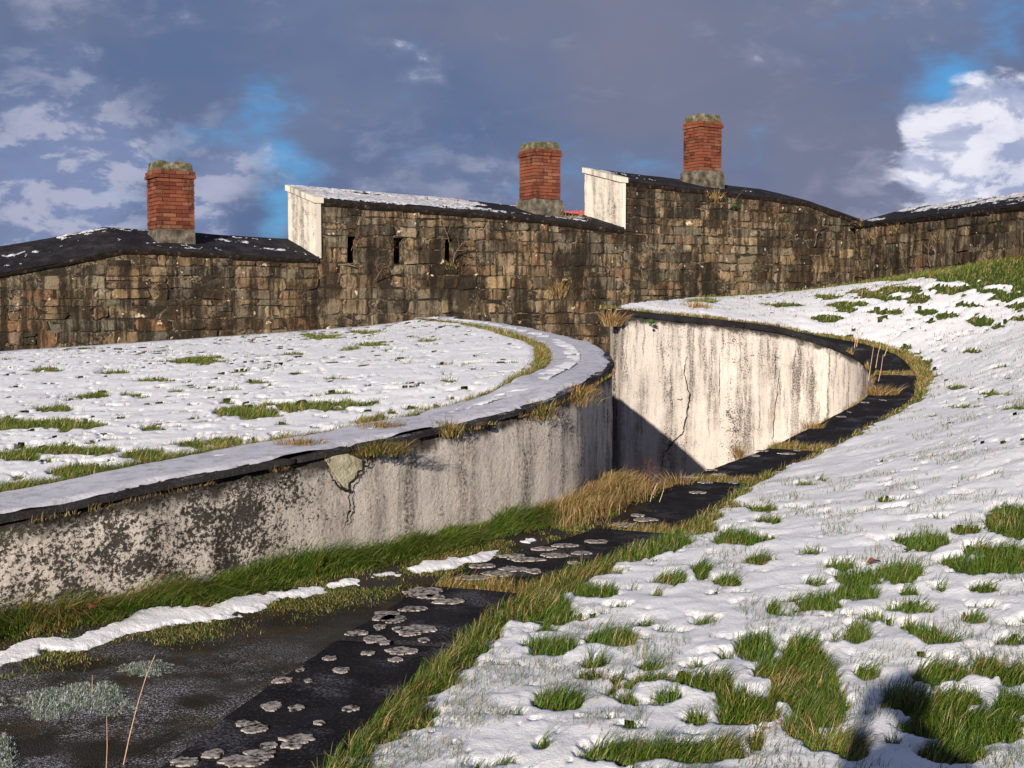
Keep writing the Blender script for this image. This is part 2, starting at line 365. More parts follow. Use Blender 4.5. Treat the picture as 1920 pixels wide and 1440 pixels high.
def m_asphalt():
    m, t, b = mat('asphalt'); p = t.pos(); g = t.vor(p, 150); n = t.noise(p, 1.6, 5, .6); f = t.noise(p, 110, 4, .8)
    c = t.mix(t.ss(n, .4, .65), (.026, .021, .014), (.042, .040, .038)); c = t.mix(t.ss(g, .3, .0, 0, .5), c, (.16, .16, .17))
    px = t.sep(p); yy = px[1]
    fr = t.m('MULTIPLY', t.m('MULTIPLY', t.ss(t.noise(t.vm('ADD', p, (1, 5, 0)), 2.6, 5, .65), .40, .62), t.ss(f, .50, .60)), t.ss(yy, 7.0, 5.0))
    c = t.mix(t.m('MULTIPLY', fr, .85), c, (.55, .56, .62))
    br = t.m('MULTIPLY', t.ss(t.noise(p, 3.5, 6, .7), .5, .62), .5); c = t.mix(br, c, (.060, .043, .018))
    t.put(b.inputs['Base Color'], c); b.inputs['Roughness'].default_value = .8
    t.put(b.inputs['Normal'], t.bump(t.m('ADD', t.m('MULTIPLY', g, -1.0), t.m('MULTIPLY', t.noise(p, 30, 6, .7), 1.2)), .005)); return m
M_ASPH = m_asphalt()
def m_brick():
    m, t, b = mat('red_brick'); p = t.pos(); r = t.rnd()
    c = t.ramp(r, [(0, (.10, .030, .020)), (.3, (.155, .050, .030)), (.6, (.205, .068, .038)), (.85, (.15, .065, .042)), (1, (.25, .11, .065))])
    c = t.mix(t.m('MULTIPLY', t.ss(t.noise(t.vm('MULTIPLY', p, (1, 1, .5)), 4.0, 6, .7), .5, .68), .85), c, (.025, .015, .012))
    t.put(b.inputs['Base Color'], t.mix(t.ss(t.noise(p, 40, 4, .7), .55, .75, 0, .5), c, (.05, .03, .02)))
    t.put(b.inputs['Normal'], t.bump(t.noise(p, 60, 5, .7), .008)); return m
M_BRICK = m_brick()
M_JOINT = m_simple('brick_joint', [(.3, (.05, .03, .022)), (.7, (.16, .12, .09))], 8, .006)
M_CAPC = m_simple('mossy_cement', [(.3, (.05, .05, .035)), (.48, (.09, .09, .045)), (.58, (.17, .15, .10)), (.75, (.30, .28, .24))], 7, .02)
M_PLINTH = m_simple('cement_plinth', [(.3, (.03, .028, .024)), (.5, (.10, .09, .07)), (.65, (.19, .165, .13)), (.8, (.28, .25, .2))], 6, .02)
M_LICHEN = m_simple('pale_lichen', [(.40, (.03, .028, .026)), (.46, (.20, .18, .165)), (.54, (.34, .305, .28)), (.68, (.46, .42, .385))], 38, .004)
M_PATCH = m_simple('bare_stone_patch', [(.3, (.22, .20, .13)), (.55, (.44, .41, .30)), (.75, (.56, .52, .42))], 9, .012)
M_LEAF = m_simple('brown_leaf', [(.3, (.16, .05, .03)), (.7, (.30, .11, .05))], 30, .002)
M_GLEAF = m_simple('green_leaf', [(.3, (.03, .09, .02)), (.7, (.06, .17, .03))], 20, .002)
M_CLOTH = m_simple('dark_coat', [(.3, (.02, .022, .03)), (.7, (.035, .037, .05))], 20, .003)
M_SKIN = m_simple('skin', [(.3, (.45, .27, .2)), (.7, (.5, .3, .22))], 20, .001, rough=.6)
M_CAM = m_simple('camera_black', [(.3, (.012, .012, .012)), (.7, (.02, .02, .02))], 20, .001, rough=.4)

# ------------------------------------------------------------------ main wall frames
class Frame:
    def __init__(s, ox, oy, ang): s.o = (ox, oy); s.a = ang; s.c = math.cos(ang); s.s = math.sin(ang)
    def u(s, px):
        r = (px - 960) / F / math.cos(PITCH)
        # (ox+u c) = r*(oy+u s) ; r corrected for pitch below
        return (r * s.o[1] - s.o[0]) / (s.c - r * s.s)
    def uz(s, px, py):
        u = s.u(px)
        for _ in range(4):
            D = s.o[1] + u * s.s; p = P(px, py, D); u += ((p[0] - (s.o[0] + u * s.c)) / (s.c - s.s * p[0] / D))
        D = s.o[1] + u * s.s; return u, P(px, py, D)[2]
    def w(s, u, d=0, z=0): return (s.o[0] + u * s.c - d * s.s, s.o[1] + u * s.s + d * s.c, z)
FM = Frame(0, 28.7, math.atan(.604))
CX, CY = 8.96, 33.6
FR = Frame(CX, CY, math.atan2(-8.1, 1.24))

# ------------------------------------------------------------------ terrain heights
bank_pts = []
for k in range(0, len(OUTB), 9):
    bank_pts.append((OUTB[k, 0], OUTB[k, 1], OUTB[k, 2] - .01))
for px, py in [(1340, 560), (1420, 556), (1500, 549), (1570, 540)]:
    u, z = FM.uz(px, py); X, Y, _ = FM.w(u); bank_pts.append((X, Y, z))
for px, py in [(1640, 530), (1740, 512), (1830, 496), (1920, 481)]:
    u, z = FR.uz(px, py); X, Y, _ = FR.w(u); bank_pts.append((X, Y, z))
for q in [(1200, 571, 23.4), (1250, 566, 25.5), (1300, 562, 28.5)]: bank_pts.append(tuple(P(*q)))
for x, y, z in [(0, 0, -1.65), (0, -5, -1.7), (2, 3, -1.62), (2.2, 5.5, -1.56), (4, 10, -1.22), (6, 13, -.88), (7.6, 18.7, -.55), (9.3, 22, .1), (8, 26, .35), (6, 26, .0), (10, 14, -.1), (14, 20, 1.4), (13, 8, -.2), (15, -4, -.6), (6, 0, -1.35), (6.5, 6, -1.05)]:
    bank_pts.append((x, y, z + CZ))
bankz = TPS(bank_pts, .03)
lawn_pts = [(INA[k, 0], INA[k, 1], INA[k, 2] - .015) for k in range(0, len(INA), 10)]
FAR = spline(PL([(-700, 722, 15.5), (-300, 688, 18.2), (0, 664, 20), (320, 642, 22), (640, 619, 24.2), (760, 606, 25.4), (831, 598, 26.4)]), .15)
lawn_pts += [tuple(q) for q in FAR[::6]] + [(-1.5, 14, CZ - .62), (-4, 14, CZ - .78), (-6.5, 12, CZ - 1.0), (-3.5, 9, CZ - .97)]
lawnz = TPS(lawn_pts, .02)

# ------------------------------------------------------------------ setting: far ground, pit floor, path, bank soil, lawn soil
g = 12; V = [(-900, -300, -4.2), (900, -300, -4.2), (900, 1500, -4.2), (-900, 1500, -4.2)]
mesh('ground', V, [(0, 1, 2, 3)], M_SOIL, kind='structure')
def area_mesh(name, poly, zf, m, step, kind='structure', drop=0, **kw):
    p = np.array([q[:2] for q in poly]); x0, y0 = p.min(0); x1, y1 = p.max(0)
    xs = np.arange(x0, x1 + step, step); ys = np.arange(y0, y1 + step, step); X, Y = np.meshgrid(xs, ys)
    Z = zf(X, Y) - drop; ins = inside((X[:-1, :-1] + X[1:, 1:]) / 2, (Y[:-1, :-1] + Y[1:, 1:]) / 2, poly)
    f = gridfaces(len(ys), len(xs), ins)
    return fastmesh(name, np.c_[X.ravel(), Y.ravel(), Z.ravel()], f, m, kind=kind, **kw)
pitpoly = [(-12, 14), (1, 10), (6.6, 12), (7, 24), (2.2, 24), (2, 33), (-14, 24)]
area_mesh('pit_floor', pitpoly, lambda X, Y: CZ - 3.9 + 0 * X, M_FLOOR, .5)
MIDB = offset(IB, COPW * .5)
def wallline(px, d=-.0): return FM.w(FM.u(px), d)[:2]
BANKPOLY = [tuple(q[:2]) for q in MIDB[::3]] + [(1.9, 22.6), tuple(P(1200, 571, 23.6)[:2]), tuple(P(1250, 566, 25.5)[:2]), tuple(P(1290, 562, 29)[:2]), FM.w(FM.u(1320), .3)[:2], (CX + .3, CY + .3), (10.5, 25.5), (12.2, 14.4), (17, 12), (17, -8), (-3.6, -8), (-2.9, -2)]
area_mesh('grass_bank', BANKPOLY, bankz, M_SOIL, .16, drop=.0)
LAWNPOLY = [tuple(q[:2]) for q in offset(EA, -.3)[::3]] + [tuple(q[:2]) for q in FAR[::-3]] + [(-12, 9), (-10, 3)]
area_mesh('grass_mound', LAWNPOLY, lawnz, M_SOIL, .16, drop=.0)
def pathz(X, Y):
    X = np.asarray(X, float); Y = np.asarray(Y, float)
    d, _ = mindist(X, Y, EA[::2])
    return CZ - 1.672 + .075 * sstep(d, .75, .1) + .006 * fbm(X, Y, 2.5, 3, 5)
iA = int(np.argmin(abs(EA[:, 1] - 11.2))); iB = int(np.argmin(abs(IB[:iturn, 1] - 11.4)))
PATHPOLY = [tuple(q[:2]) for q in offset(EA, -.12)[:iA:3]] + [tuple(q[:2]) for q in offset(IB, .12)[:iB][::-3]] + [(-3.2, -3), (-9, -3)]
area_mesh('asphalt_path', PATHPOLY, pathz, M_ASPH, .07)
# earth bank end below the dry grass, dropping into the pit
a0 = EA[iA]; b0 = IB[iB]
V = []; n = 12
for i in range(n + 1):
    t = i / n; x = a0[0] * (1 - t) + b0[0] * t; y = a0[1] * (1 - t) + b0[1] * t
    V += [(x, y - .15, CZ - 1.62), (x + .05 * math.sin(i * 2.1), y + .25, CZ - 2.1), (x, y + .5, CZ - 4)]
mesh('earth_slope', V, [f for i in range(n) for f in ((3 * i, 3 * i + 3, 3 * i + 4, 3 * i + 1), (3 * i + 1, 3 * i + 4, 3 * i + 5, 3 * i + 2))], M_FLOOR, smooth=True, kind='structure')

# ------------------------------------------------------------------ retaining walls
def ret_wall(name, c, side, zb, m, parent, drop_top=.07, rough=.012, thick=.28, seed=0, batter=0.0):
    r = right_normals(c) * side; s = arclen(c); nr = 34; V = []; U = []
    n = len(c); depth = np.r_[np.linspace(0, 1.6, 26), np.linspace(1.9, 3.6, 8)]
    zt = c[:, 2] - drop_top
    for i in range(nr):
        d = depth[i]; z = np.maximum(zt - d, zb)
        disp = rough * fbm(s, np.full(n, d), 3.0, 4, seed) * 1.4 + .35 * rough * fbm(s, np.full(n, d), 16, 3, seed + 9) + batter * d
        if i < 2: disp = disp - .02 * (2 - i) * (fbm(s, np.full(n, 0.), 6, 3, seed + 3) > .0)
        V.append(np.c_[c[:, 0] + r[:, 0] * disp, c[:, 1] + r[:, 1] * disp, z]); U.append(np.c_[s, np.full(n, d)])
    V = np.vstack(V); U = np.vstack(U); f = gridfaces(nr, n).tolist(); b = len(V)
    back = np.c_[c[:, 0] - r[:, 0] * thick, c[:, 1] - r[:, 1] * thick, zt]; low = back.copy(); low[:, 2] = zb
    V = np.vstack([V, back, low]); U = np.vstack([U, np.c_[s, 0 * s], np.c_[s, 0 * s + 2]])
    for j in range(n - 1):
        f.append([j, b + j, b + j + 1, j + 1]); f.append([b + j, b + n + j, b + n + j + 1, b + j + 1])
    return mesh(name, V, f, m, parent, True, U)
def slab(name, c, s, s0, s1, o0, o1, th, m, parent, lift=0.0, seed=0, rough=.006, nx=8, kind=None, label=None):
    k = max(2, int((s1 - s0) / .06)); t = np.linspace(s0, s1, k + 1)
    cx = np.interp(t, s, c[:, 0]); cy = np.interp(t, s, c[:, 1]); cz = np.interp(t, s, c[:, 2]); rn = right_normals(c)
    rx = np.interp(t, s, rn[:, 0]); ry = np.interp(t, s, rn[:, 1]); rows = []
    e0 = o0 + .012 * fbm(t, t * 0, 4, 4, seed); e1 = o1 + .012 * fbm(t, t * 0 + 5, 4, 4, seed + 1)
    prof = [(0, -th), (0, -th * .2), (.02, 0)] + [(q, 0) for q in np.linspace(.1, .9, nx)] + [(.98, 0), (1, -th * .2), (1, -th)]
    endb = np.minimum(t - t[0], t[-1] - t)
    for a, dz in prof:
        o = e0 + (e1 - e0) * a; x = cx + rx * o; y = cy + ry * o
        z = cz + lift + dz + (rough * fbm(x, y, 5, 4, seed + 2) if dz > -th * .5 else 0) - (.012 * np.exp(-endb / .02) if dz == 0 else 0)
        rows.append(np.c_[x, y, z])
    n = k + 1; V = np.vstack(rows); f = gridfaces(len(rows), n).tolist(); L = len(rows)
    f.append([i * n for i in range(L)]); f.append([i * n + n - 1 for i in range(L)][::-1])
    for j in range(n - 1): f.append([j, j + 1, (L - 1) * n + j + 1, (L - 1) * n + j])
    o = mesh(name, V, f, m, parent, True, kind=kind); 
    if label: o['label'] = label
    return o
wallA = empty('retaining_wall', (0, 0, 0), 0, 'curved limewashed wall holding up the snowy mound, black growth on its left end', 'wall')
wallA.location = (0, 0, 0)
ret_wall('render_face', EA, 1, CZ - 4.0, M_RENDA, wallA, seed=3, rough=.014, drop_top=.034)
sj = [0, 2.2, 4.1, s_at_px(EA, sEA, 560, 0, int(np.argmax(EA[:, 0]))), 8.4, 10.2, 12.0, 14.0, 16.4, 19, 22, sEA[-1]]
sj = sorted(sj)
for i in range(len(sj) - 1):
    slab('coping_slab', EA, sEA, sj[i] + .004, sj[i + 1] - .004, .012, -CAPW, .036, M_CAPA, wallA, seed=20, rough=.008)
wallB = empty('retaining_wall', (0, 0, 0), 0, 'tall curved white wall streaked by rain round the pit, with blackened coping', 'wall')
_r = []
for (a_, b_) in (((IB[-1, 0], IB[-1, 1], IB[-1, 2]), (1.72, 22.5, IB[-1, 2])), ((1.72, 22.5, IB[-1, 2]), (3.2, 30.3, IB[-1, 2] + .25))):
    k_ = int(math.dist(a_, b_) / .08); _r += [tuple(a_[i] + (b_[i] - a_[i]) * t / k_ for i in range(3)) for t in range(1, k_ + 1)]
RB = np.vstack([IB, np.array(_r)])
ret_wall('render_face', IB, -1, CZ - 4.0, M_RENDB, wallB, seed=8, rough=.007, drop_top=.10)
for _n, _a, _b in (('end_face', len(IB) - 1, len(IB) + int(1.108 / .08)), ('back_face', len(IB) - 1 + int(1.108 / .08), len(RB))):
    ret_wall(_n, RB[_a:_b], -1, CZ - 4.0, M_RENDB, wallB, seed=9, rough=.003, drop_top=.05, thick=.02)
cutpx = [(640, 0.004), (824, .10), (1128, .07), (1292, .09), (1452, .10)]
cuts = [(s_at_px(IB, sIB, px, 0, iturn), h) for px, h in cutpx]
cuts.append((sIB[iturn] - 1.35, .09)); e = sIB[iturn] + .5
while e < sIB[-1] - 1: cuts.append((e, .004)); e += 2.1
edges = [(0, 0)] + cuts + [(sIB[-1], 0)]
for i in range(len(edges) - 1):
    slab('coping_slab', IB, sIB, edges[i][0] + edges[i][1], edges[i + 1][0] - edges[i + 1][1], -.018, COPW, .11, M_COPING, wallB, lift=0.0, seed=50, rough=.004)
# far edge kerb of the mound
kerb = empty('edge_wall', (0, 0, 0), 0, 'low snow-dusted wall edge along the back of the left mound below the stone fort wall', 'wall')
sF = arclen(FAR)
slab('coping_slab', FAR, sF, 0, sF[-1], 0.0, .38, .12, M_CAPA, kerb, lift=.02, seed=90)
ret_wall('render_face', FAR, -1, CZ - 4, M_RENDA, kerb, seed=31)

# cracked triangular patch on wall A and cracks
def wall_pt(c, s, sv, d, side, out, drop=.034):
    rn = right_normals(c) * side
    x = np.interp(sv, s, c[:, 0]); y = np.interp(sv, s, c[:, 1]); z = np.interp(sv, s, c[:, 2]) - drop - d
    return (x + np.interp(sv, s, rn[:, 0]) * out, y + np.interp(sv, s, rn[:, 1]) * out, z)
imA = int(np.argmax(EA[:, 0]))
def sd(c, s, px, py, hi, drop=.034, lo=0):
    sv = s_at_px(c, s, px, lo, hi); y = np.interp(sv, s, c[:, 1]); z = np.interp(sv, s, c[:, 2]); return sv, z - drop - P(px, py, y)[2]
def crack(c, s, pts, side, hi, wdt, parent, name='crack', lo=0, drop=.034):
    q = [sd(c, s, px, py, hi, drop, lo) for px, py in pts]; out = []
    for i in range(len(q) - 1):
        for t in np.linspace(0, 1, 7, endpoint=False):
            out.append((q[i][0] + (q[i + 1][0] - q[i][0]) * t + random.uniform(-1, 1) * .012, q[i][1] + (q[i + 1][1] - q[i][1]) * t + random.uniform(-1, 1) * .012))
    out.append(q[-1]); V = []; n = len(out)
    for i, (a, d) in enumerate(out):
        ww = wdt * (.25 + .75 * math.sin(math.pi * (i + .5) / n)) * random.uniform(.5, 1.3)
        j = min(i, n - 2); dx = out[j + 1][0] - out[j][0]; dy = out[j + 1][1] - out[j][1]; l = math.hypot(dx, dy) + 1e-6
        nx_, ny_ = -dy / l, dx / l
        V += [wall_pt(c, s, a + nx_ * ww, d + ny_ * ww, side, .022, drop), wall_pt(c, s, a - nx_ * ww, d - ny_ * ww, side, .022, drop)]
    return mesh(name, V, [(2 * i, 2 * i + 1, 2 * i + 3, 2 * i + 2) for i in range(n - 1)], M_CRACK, parent)
tri = [(608, 862), (625, 853), (655, 850), (680, 862), (672, 886), (655, 905), (645, 921), (632, 905), (618, 886)]
tv = [sd(EA, sEA, px, py, imA) for px, py in tri]; ctr = (sum(q[0] for q in tv) / 9, sum(q[1] for q in tv) / 9)
V = []
for sc, out in ((1.0, -.01), (.985, .014), (.55, .017)):
    V += [wall_pt(EA, sEA, ctr[0] + (a - ctr[0]) * sc, ctr[1] + (d - ctr[1]) * sc, 1, out + random.uniform(-.003, .003)) for a, d in tv]
V.append(wall_pt(EA, sEA, ctr[0], ctr[1], 1, .018)); n = 9
fc = [(r * n + i, r * n + (i + 1) % n, (r + 1) * n + (i + 1) % n, (r + 1) * n + i) for r in range(2) for i in range(n)] + [(2 * n + i, 2 * n + (i + 1) % n, 3 * n) for i in range(n)]
mesh('exposed_stone', V, fc, M_PATCH, wallA, False)
crack(EA, sEA, [(606, 858), (614, 882), (630, 907), (644, 922), (652, 912), (668, 890), (684, 868), (676, 856)], 1, imA, .010, wallA)
crack(EA, sEA, [(645, 922), (647, 960), (643, 990)], 1, imA, .009, wallA)
crack(EA, sEA, [(553, 868), (545, 880), (520, 900), (505, 912), (492, 925)], 1, imA, .005, wallA)
iend = len(IB)
for pts, ww in (([(1290, 668), (1284, 700), (1291, 740), (1287, 780), (1280, 812), (1262, 826), (1248, 850), (1240, 880)], .014), ([(1462, 690), (1457, 740), (1452, 800), (1449, 830)], .008), ([(1352, 660), (1349, 720), (1352, 760)], .005), ([(1284, 748), (1270, 749)], .006)):
    crack(IB, sIB, pts, -1, None, ww, wallB, lo=iturn + 20, drop=.1)

# ------------------------------------------------------------------ lichen on the near slabs
def blob(cx_, cy_, rx_, ry_, z, seed, th=.0015):
    k = 56; a = np.linspace(0, 2 * math.pi, k, endpoint=False)
    rr = 1 + .60 * fbm(np.cos(a) * 1.0 + seed * 7.7, np.sin(a) * 1.0, 1.3, 5, seed, .72); rr = np.maximum(rr, .5)
    X = cx_ + np.cos(a) * rx_ * rr; Y = cy_ + np.sin(a) * ry_ * rr
    V = [(x, y, z - .004) for x, y in zip(X, Y)] + [(cx_ + (x - cx_) * .98, cy_ + (y - cy_) * .98, z + th) for x, y in zip(X, Y)] + [(cx_, cy_, z + th)]
    Fc = [(i, (i + 1) % k, k + (i + 1) % k, k + i) for i in range(k)] + [(k + i, k + (i + 1) % k, 2 * k) for i in range(k)]
    return V, Fc
LB = [(347, 1430, 27, 9), (400, 1415, 20, 8), (455, 1430, 50, 12), (490, 1415, 30, 8), (505, 1400, 18, 6), (478, 1368, 28, 8), (475, 1360, 12, 5), (455, 1358, 14, 5), (555, 1388, 34, 9), (545, 1400, 20, 6), (510, 1326, 19, 8), (555, 1329, 16, 6), (658, 1330, 16, 5), (598, 1357, 11, 4), (528, 1277, 18, 6),
      (618, 1236, 15, 5), (640, 1258, 16, 6), (563, 1257, 8, 3), (578, 1278, 7, 3), (670, 1188, 19, 5), (703, 1200, 24, 7), (722, 1206, 12, 4), (712, 1177, 14, 5), (745, 1180, 11, 4), (782, 1180, 38, 7), (768, 1189, 22, 5), (795, 1201, 11, 4), (752, 1222, 30, 7), (742, 1238, 14, 4), (690, 1226, 14, 4), (725, 1156, 26, 10), (740, 1162, 25, 7), (775, 1143, 24, 5), (790, 1112, 38, 9), (840, 1128, 28, 5),
      (815, 1120, 20, 5), (890, 1084, 34, 4), (930, 1077, 30, 5), (960, 1068, 28, 5), (1000, 1072, 16, 5), (1040, 1042, 26, 4), (985, 1050, 34, 4), (1090, 1038, 20, 3), (1120, 1016, 24, 3), (1060, 1024, 26, 3), (1175, 985, 30, 4), (1210, 975, 24, 3), (1195, 967, 16, 3), (955, 1035 + 8, 28, 3), (905, 1062, 25, 4), (1018, 1030, 22, 3), (1075, 1056, 12, 3),
      (1300, 895, 24, 3), (1348, 890, 14, 3), (1322, 905, 14, 3), (1375, 905, 10, 3), (1335, 882, 10, 2), (1430, 846, 12, 2), (1475, 851, 16, 2), (1415, 855, 10, 2), (1402, 895, 8, 2), (1494, 845, 8, 2), (1308, 924, 20, 3), (1578, 782, 10, 2), (1622, 755, 8, 2), (1655, 750, 5, 2), (1660, 697, 4, 3), (1678, 699, 4, 3), (1592, 773, 3, 2)]
lv = []; lf = []
slabz = lambda x, y: IB[mindist(np.array([x]), np.array([y]), IB)[1][0], 2]
for i, (px, py, rx_, ry_) in enumerate(LB):
    z = CZ - 1.65
    for _ in range(12):
        d = dirpx(px, py); t = (z - CZ) / d.z; x, y = d.x * t, d.y * t
        z = .6 * z + .4 * slabz(x, y)
    v, f_ = blob(x, y, rx_ / F * y * .95, min(ry_ / (1.65 * F) * y * y, .15) * (1 if y < 11 else .7), slabz(x, y) + .0055, i)
    b = len(lv); lv += v; lf += [tuple(q + b for q in ff) for ff in f_]
lo = mesh('lichen', lv, lf, M_LICHEN, wallB, False); lo['kind'] = 'stuff'; lo['label'] = 'pale round lichen patches on the black coping'

def gpt(px, py, zf, z=CZ - 1.5):
    for _ in range(25):
        d = dirpx(px, py); t = (z - CZ) / d.z; x, y = d.x * t, d.y * t; z = .6 * z + .4 * float(zf(np.array([x]), np.array([y]))[0])
    return np.array((x, y, z))
# ------------------------------------------------------------------ snow and grass masks
def cv(lst, ox, oy, k): return [(ox + a / k, oy + b / k, c / k, d / k) for a, b, c, d in lst]
BP = cv([(800, 240, 105, 30), (910, 245, 40, 12), (440, 290, 80, 22), (590, 255, 35, 14), (680, 200, 40, 18), (910, 170, 50, 14), (820, 110, 50, 8), (900, 130, 36, 11), (880, 325, 55, 18), (545, 395, 68, 30), (655, 365, 38, 30), (765, 405, 62, 20), (480, 455, 26, 10), (1090, 295, 36, 10),
 (1210, 345, 66, 16), (1270, 392, 100, 30), (1430, 370, 98, 38), (1110, 415, 48, 15), (1120, 498, 92, 34), (1255, 455, 88, 34), (940, 510, 24, 16), (1480, 522, 82, 22), (1470, 455, 33, 14), (1530, 255, 110, 32), (1690, 207, 52, 24), (1740, 285, 60, 20), (1760, 345, 150, 45), (1860, 320, 95, 55), (1880, 170, 110, 62), (1910, 210, 80, 40),
 (1755, 437, 58, 17), (1722, 562, 46, 22), (1885, 655, 60, 18), (870, 668, 78, 48), (1060, 688, 92, 58), (1270, 622, 62, 46), (1175, 650, 32, 18), (1330, 562, 46, 18), (1392, 577, 28, 9), (1465, 583, 36, 14), (1530, 612, 46, 22), (1605, 648, 76, 22), (1310, 767, 56, 25), (945, 765, 96, 50), (1080, 800, 95, 60), (840, 925, 112, 70), (1000, 850, 90, 52), (1130, 925, 118, 68), (870, 1040, 30, 35),
 (640, 958, 44, 20), (1045, 1000, 62, 42), (700, 818, 88, 36), (590, 802, 70, 15), (470, 795, 70, 18), (450, 748, 48, 18), (530, 870, 56, 16), (240, 730, 70, 18), (215, 780, 46, 14), (90, 885, 88, 34), (35, 1062, 34, 16), (400, 1085, 200, 42), (620, 1095, 200, 36), (380, 992, 50, 10), (70, 660, 108, 34), (310, 635, 115, 34), (440, 583, 36, 14), (325, 517, 50, 10), (165, 555, 26, 7), (235, 553, 18, 6), (245, 450, 82, 30), (60, 520, 90, 50),
 (1600, 775, 108, 44), (1780, 765, 75, 35), (1880, 785, 62, 45), (1460, 885, 90, 38), (1640, 880, 110, 42), (1860, 910, 75, 34), (1700, 975, 250, 58), (1650, 1085, 110, 42), (1190, 1065, 95, 36), (1250, 1105, 46, 26), (1405, 1052, 18, 9), (1520, 708, 22, 8), (700, 462, 22, 6), (728, 442, 8, 5), (310, 960, 16, 8)], 1000, 900, 2.087)
BP += cv([(900, 877, 88, 9), (1100, 842, 60, 10), (1190, 872, 105, 13), (1180, 895, 40, 14), (1100, 932, 66, 15), (1350, 907, 96, 10), (1500, 905, 55, 12), (1480, 852, 56, 17), (1600, 922, 66, 11), (1740, 947, 56, 17), (1800, 966, 38, 9), (1400, 812, 92, 15), (1560, 805, 46, 8), (1680, 778, 55, 7), (1885, 742, 55, 10), (1800, 822, 76, 8), (1290, 835, 60, 10), (1870, 880, 46, 8), (1900, 935, 36, 8), (580, 862, 62, 7), (1520, 950, 30, 5), (1690, 880, 60, 7), (1370, 850, 70, 8), (1230, 820, 60, 8)], 1060, 180, 2.2326)
BP += [(1792, 728, 20, 4), (1862, 741, 26, 4), (1810, 765, 26, 3), (1905, 768, 18, 4), (1655, 870, 8, 2), (1512, 912, 16, 4), (1540, 903, 8, 2), (1745, 783, 10, 3), (1660, 945, 16, 3), (1430, 960, 30, 8), (1820, 660, 20, 3), (1700, 652, 14, 2), (1880, 690, 20, 3)]
LP = [(90, 695, 26, 3), (180, 745, 30, 4), (330, 680, 30, 3), (375, 678, 55, 6), (545, 667, 14, 3), (600, 634, 34, 5), (705, 648, 28, 3.5), (660, 657, 15, 3), (440, 735, 15, 3), (470, 774, 75, 11), (560, 766, 90, 9), (650, 762, 60, 5), (330, 738, 8, 2), (95, 800, 85, 11), (25, 857, 42, 10), (130, 848, 75, 10), (285, 860, 52, 13), (245, 744, 20, 3), (285, 806, 24, 4), (430, 832, 36, 9), (555, 828, 42, 6),
      (700, 796, 42, 7), (780, 778, 16, 4), (165, 884, 60, 10), (45, 915, 70, 8), (390, 856, 18, 5), (640, 741, 22, 3), (590, 748, 18, 3), (20, 805, 30, 5), (760, 660, 22, 2), (300, 716, 30, 2), (505, 722, 26, 3), (620, 712, 20, 2), (210, 700, 24, 2), (440, 700, 22, 2), (100, 770, 26, 3), (230, 885, 40, 6), (350, 838, 30, 5), (210, 828, 26, 4), (660, 815, 30, 5), (800, 640, 18, 2), (690, 625, 20, 3)]
def patchfield(px, py, lst, wob):
    m = np.full(px.shape, 9.0)
    for cx_, cy_, a, b in lst:
        sel = (abs(px - cx_) < a * 1.9) & (abs(py - cy_) < b * 2.1)
        if not sel.any(): continue
        d = np.sqrt(((px[sel] - cx_) / a) ** 2 + ((py[sel] - cy_) / b) ** 2) - 1
        m[sel] = np.minimum(m[sel], d * np.minimum(1.0, b / 14 + .25) )
    return m + wob
def bank_mask(X, Y, Z):
    px, py = proj(X, Y, Z)
    wob = .46 * fbm(X, Y, 5.0, 4, 21) + .26 * fbm(X, Y, 20.0, 3, 25)
    m = patchfield(px, py, BP, wob)
    # beyond the frame patches carry on at random
    out = (px < -20) | (px > 1960) | (py > 1470)
    rndm = (.42 - 1.1 * fbm(X, Y * .8, 1.6, 4, 31)) * 1.2
    m = np.where(out, np.minimum(m, rndm), m)
    sp = .86 - 1.2 * fbm(X, Y, 6.0, 4, 37) - .35 * sstep(fbm(X, Y, .5, 2, 39), -.1, .4); m = np.minimum(m, sp + .10); m = np.minimum(m, 1.02 - 1.35 * fbm(X, Y, 13.0, 3, 41) - .5 * fbm(X, Y, .9, 3, 42) - .16 * sstep(Y, 12, 20))
    d, k = mindist(X, Y, OUTB[::3]); nn = .5 + .5 * fbm(X, Y, 2.2, 4, 40)
    yy = OUTB[::3][k][..., 1]; wdt = np.interp(yy, [3, 5, 6.2, 7.4, 8.6, 10, 13, 16, 19, 24], [.14, .15, .20, .40, .30, .12, .08, .10, .30, .24])
    far = k * 3 > iturn + 30; wdt = np.where(far, .10, wdt)
    n2 = fbm(X, Y, 7.5, 3, 44)
    m = np.minimum(m, (d - wdt * (.30 + 1.1 * nn + .7 * n2)) * 3.0)
    m = np.where(mindist(X, Y, MIDB[::3])[0] < COPW * .5, -1.0, m)
    # grass foot of the fort wall
    uw = (X - FM.o[0]) * -FM.s + (Y - FM.o[1]) * FM.c        # depth behind main wall face
    ur = (X - FR.o[0]) * -FR.s + (Y - FR.o[1]) * FR.c
    dw_ = np.minimum(np.where(X > 2.5, -uw, 9), -ur)
    m = np.minimum(m, (dw_ - (1.35 + 2.0 * (nn - .5)) * np.interp(X, [3, 6, 8], [.3, .8, 1.3])) * .9)
    return m
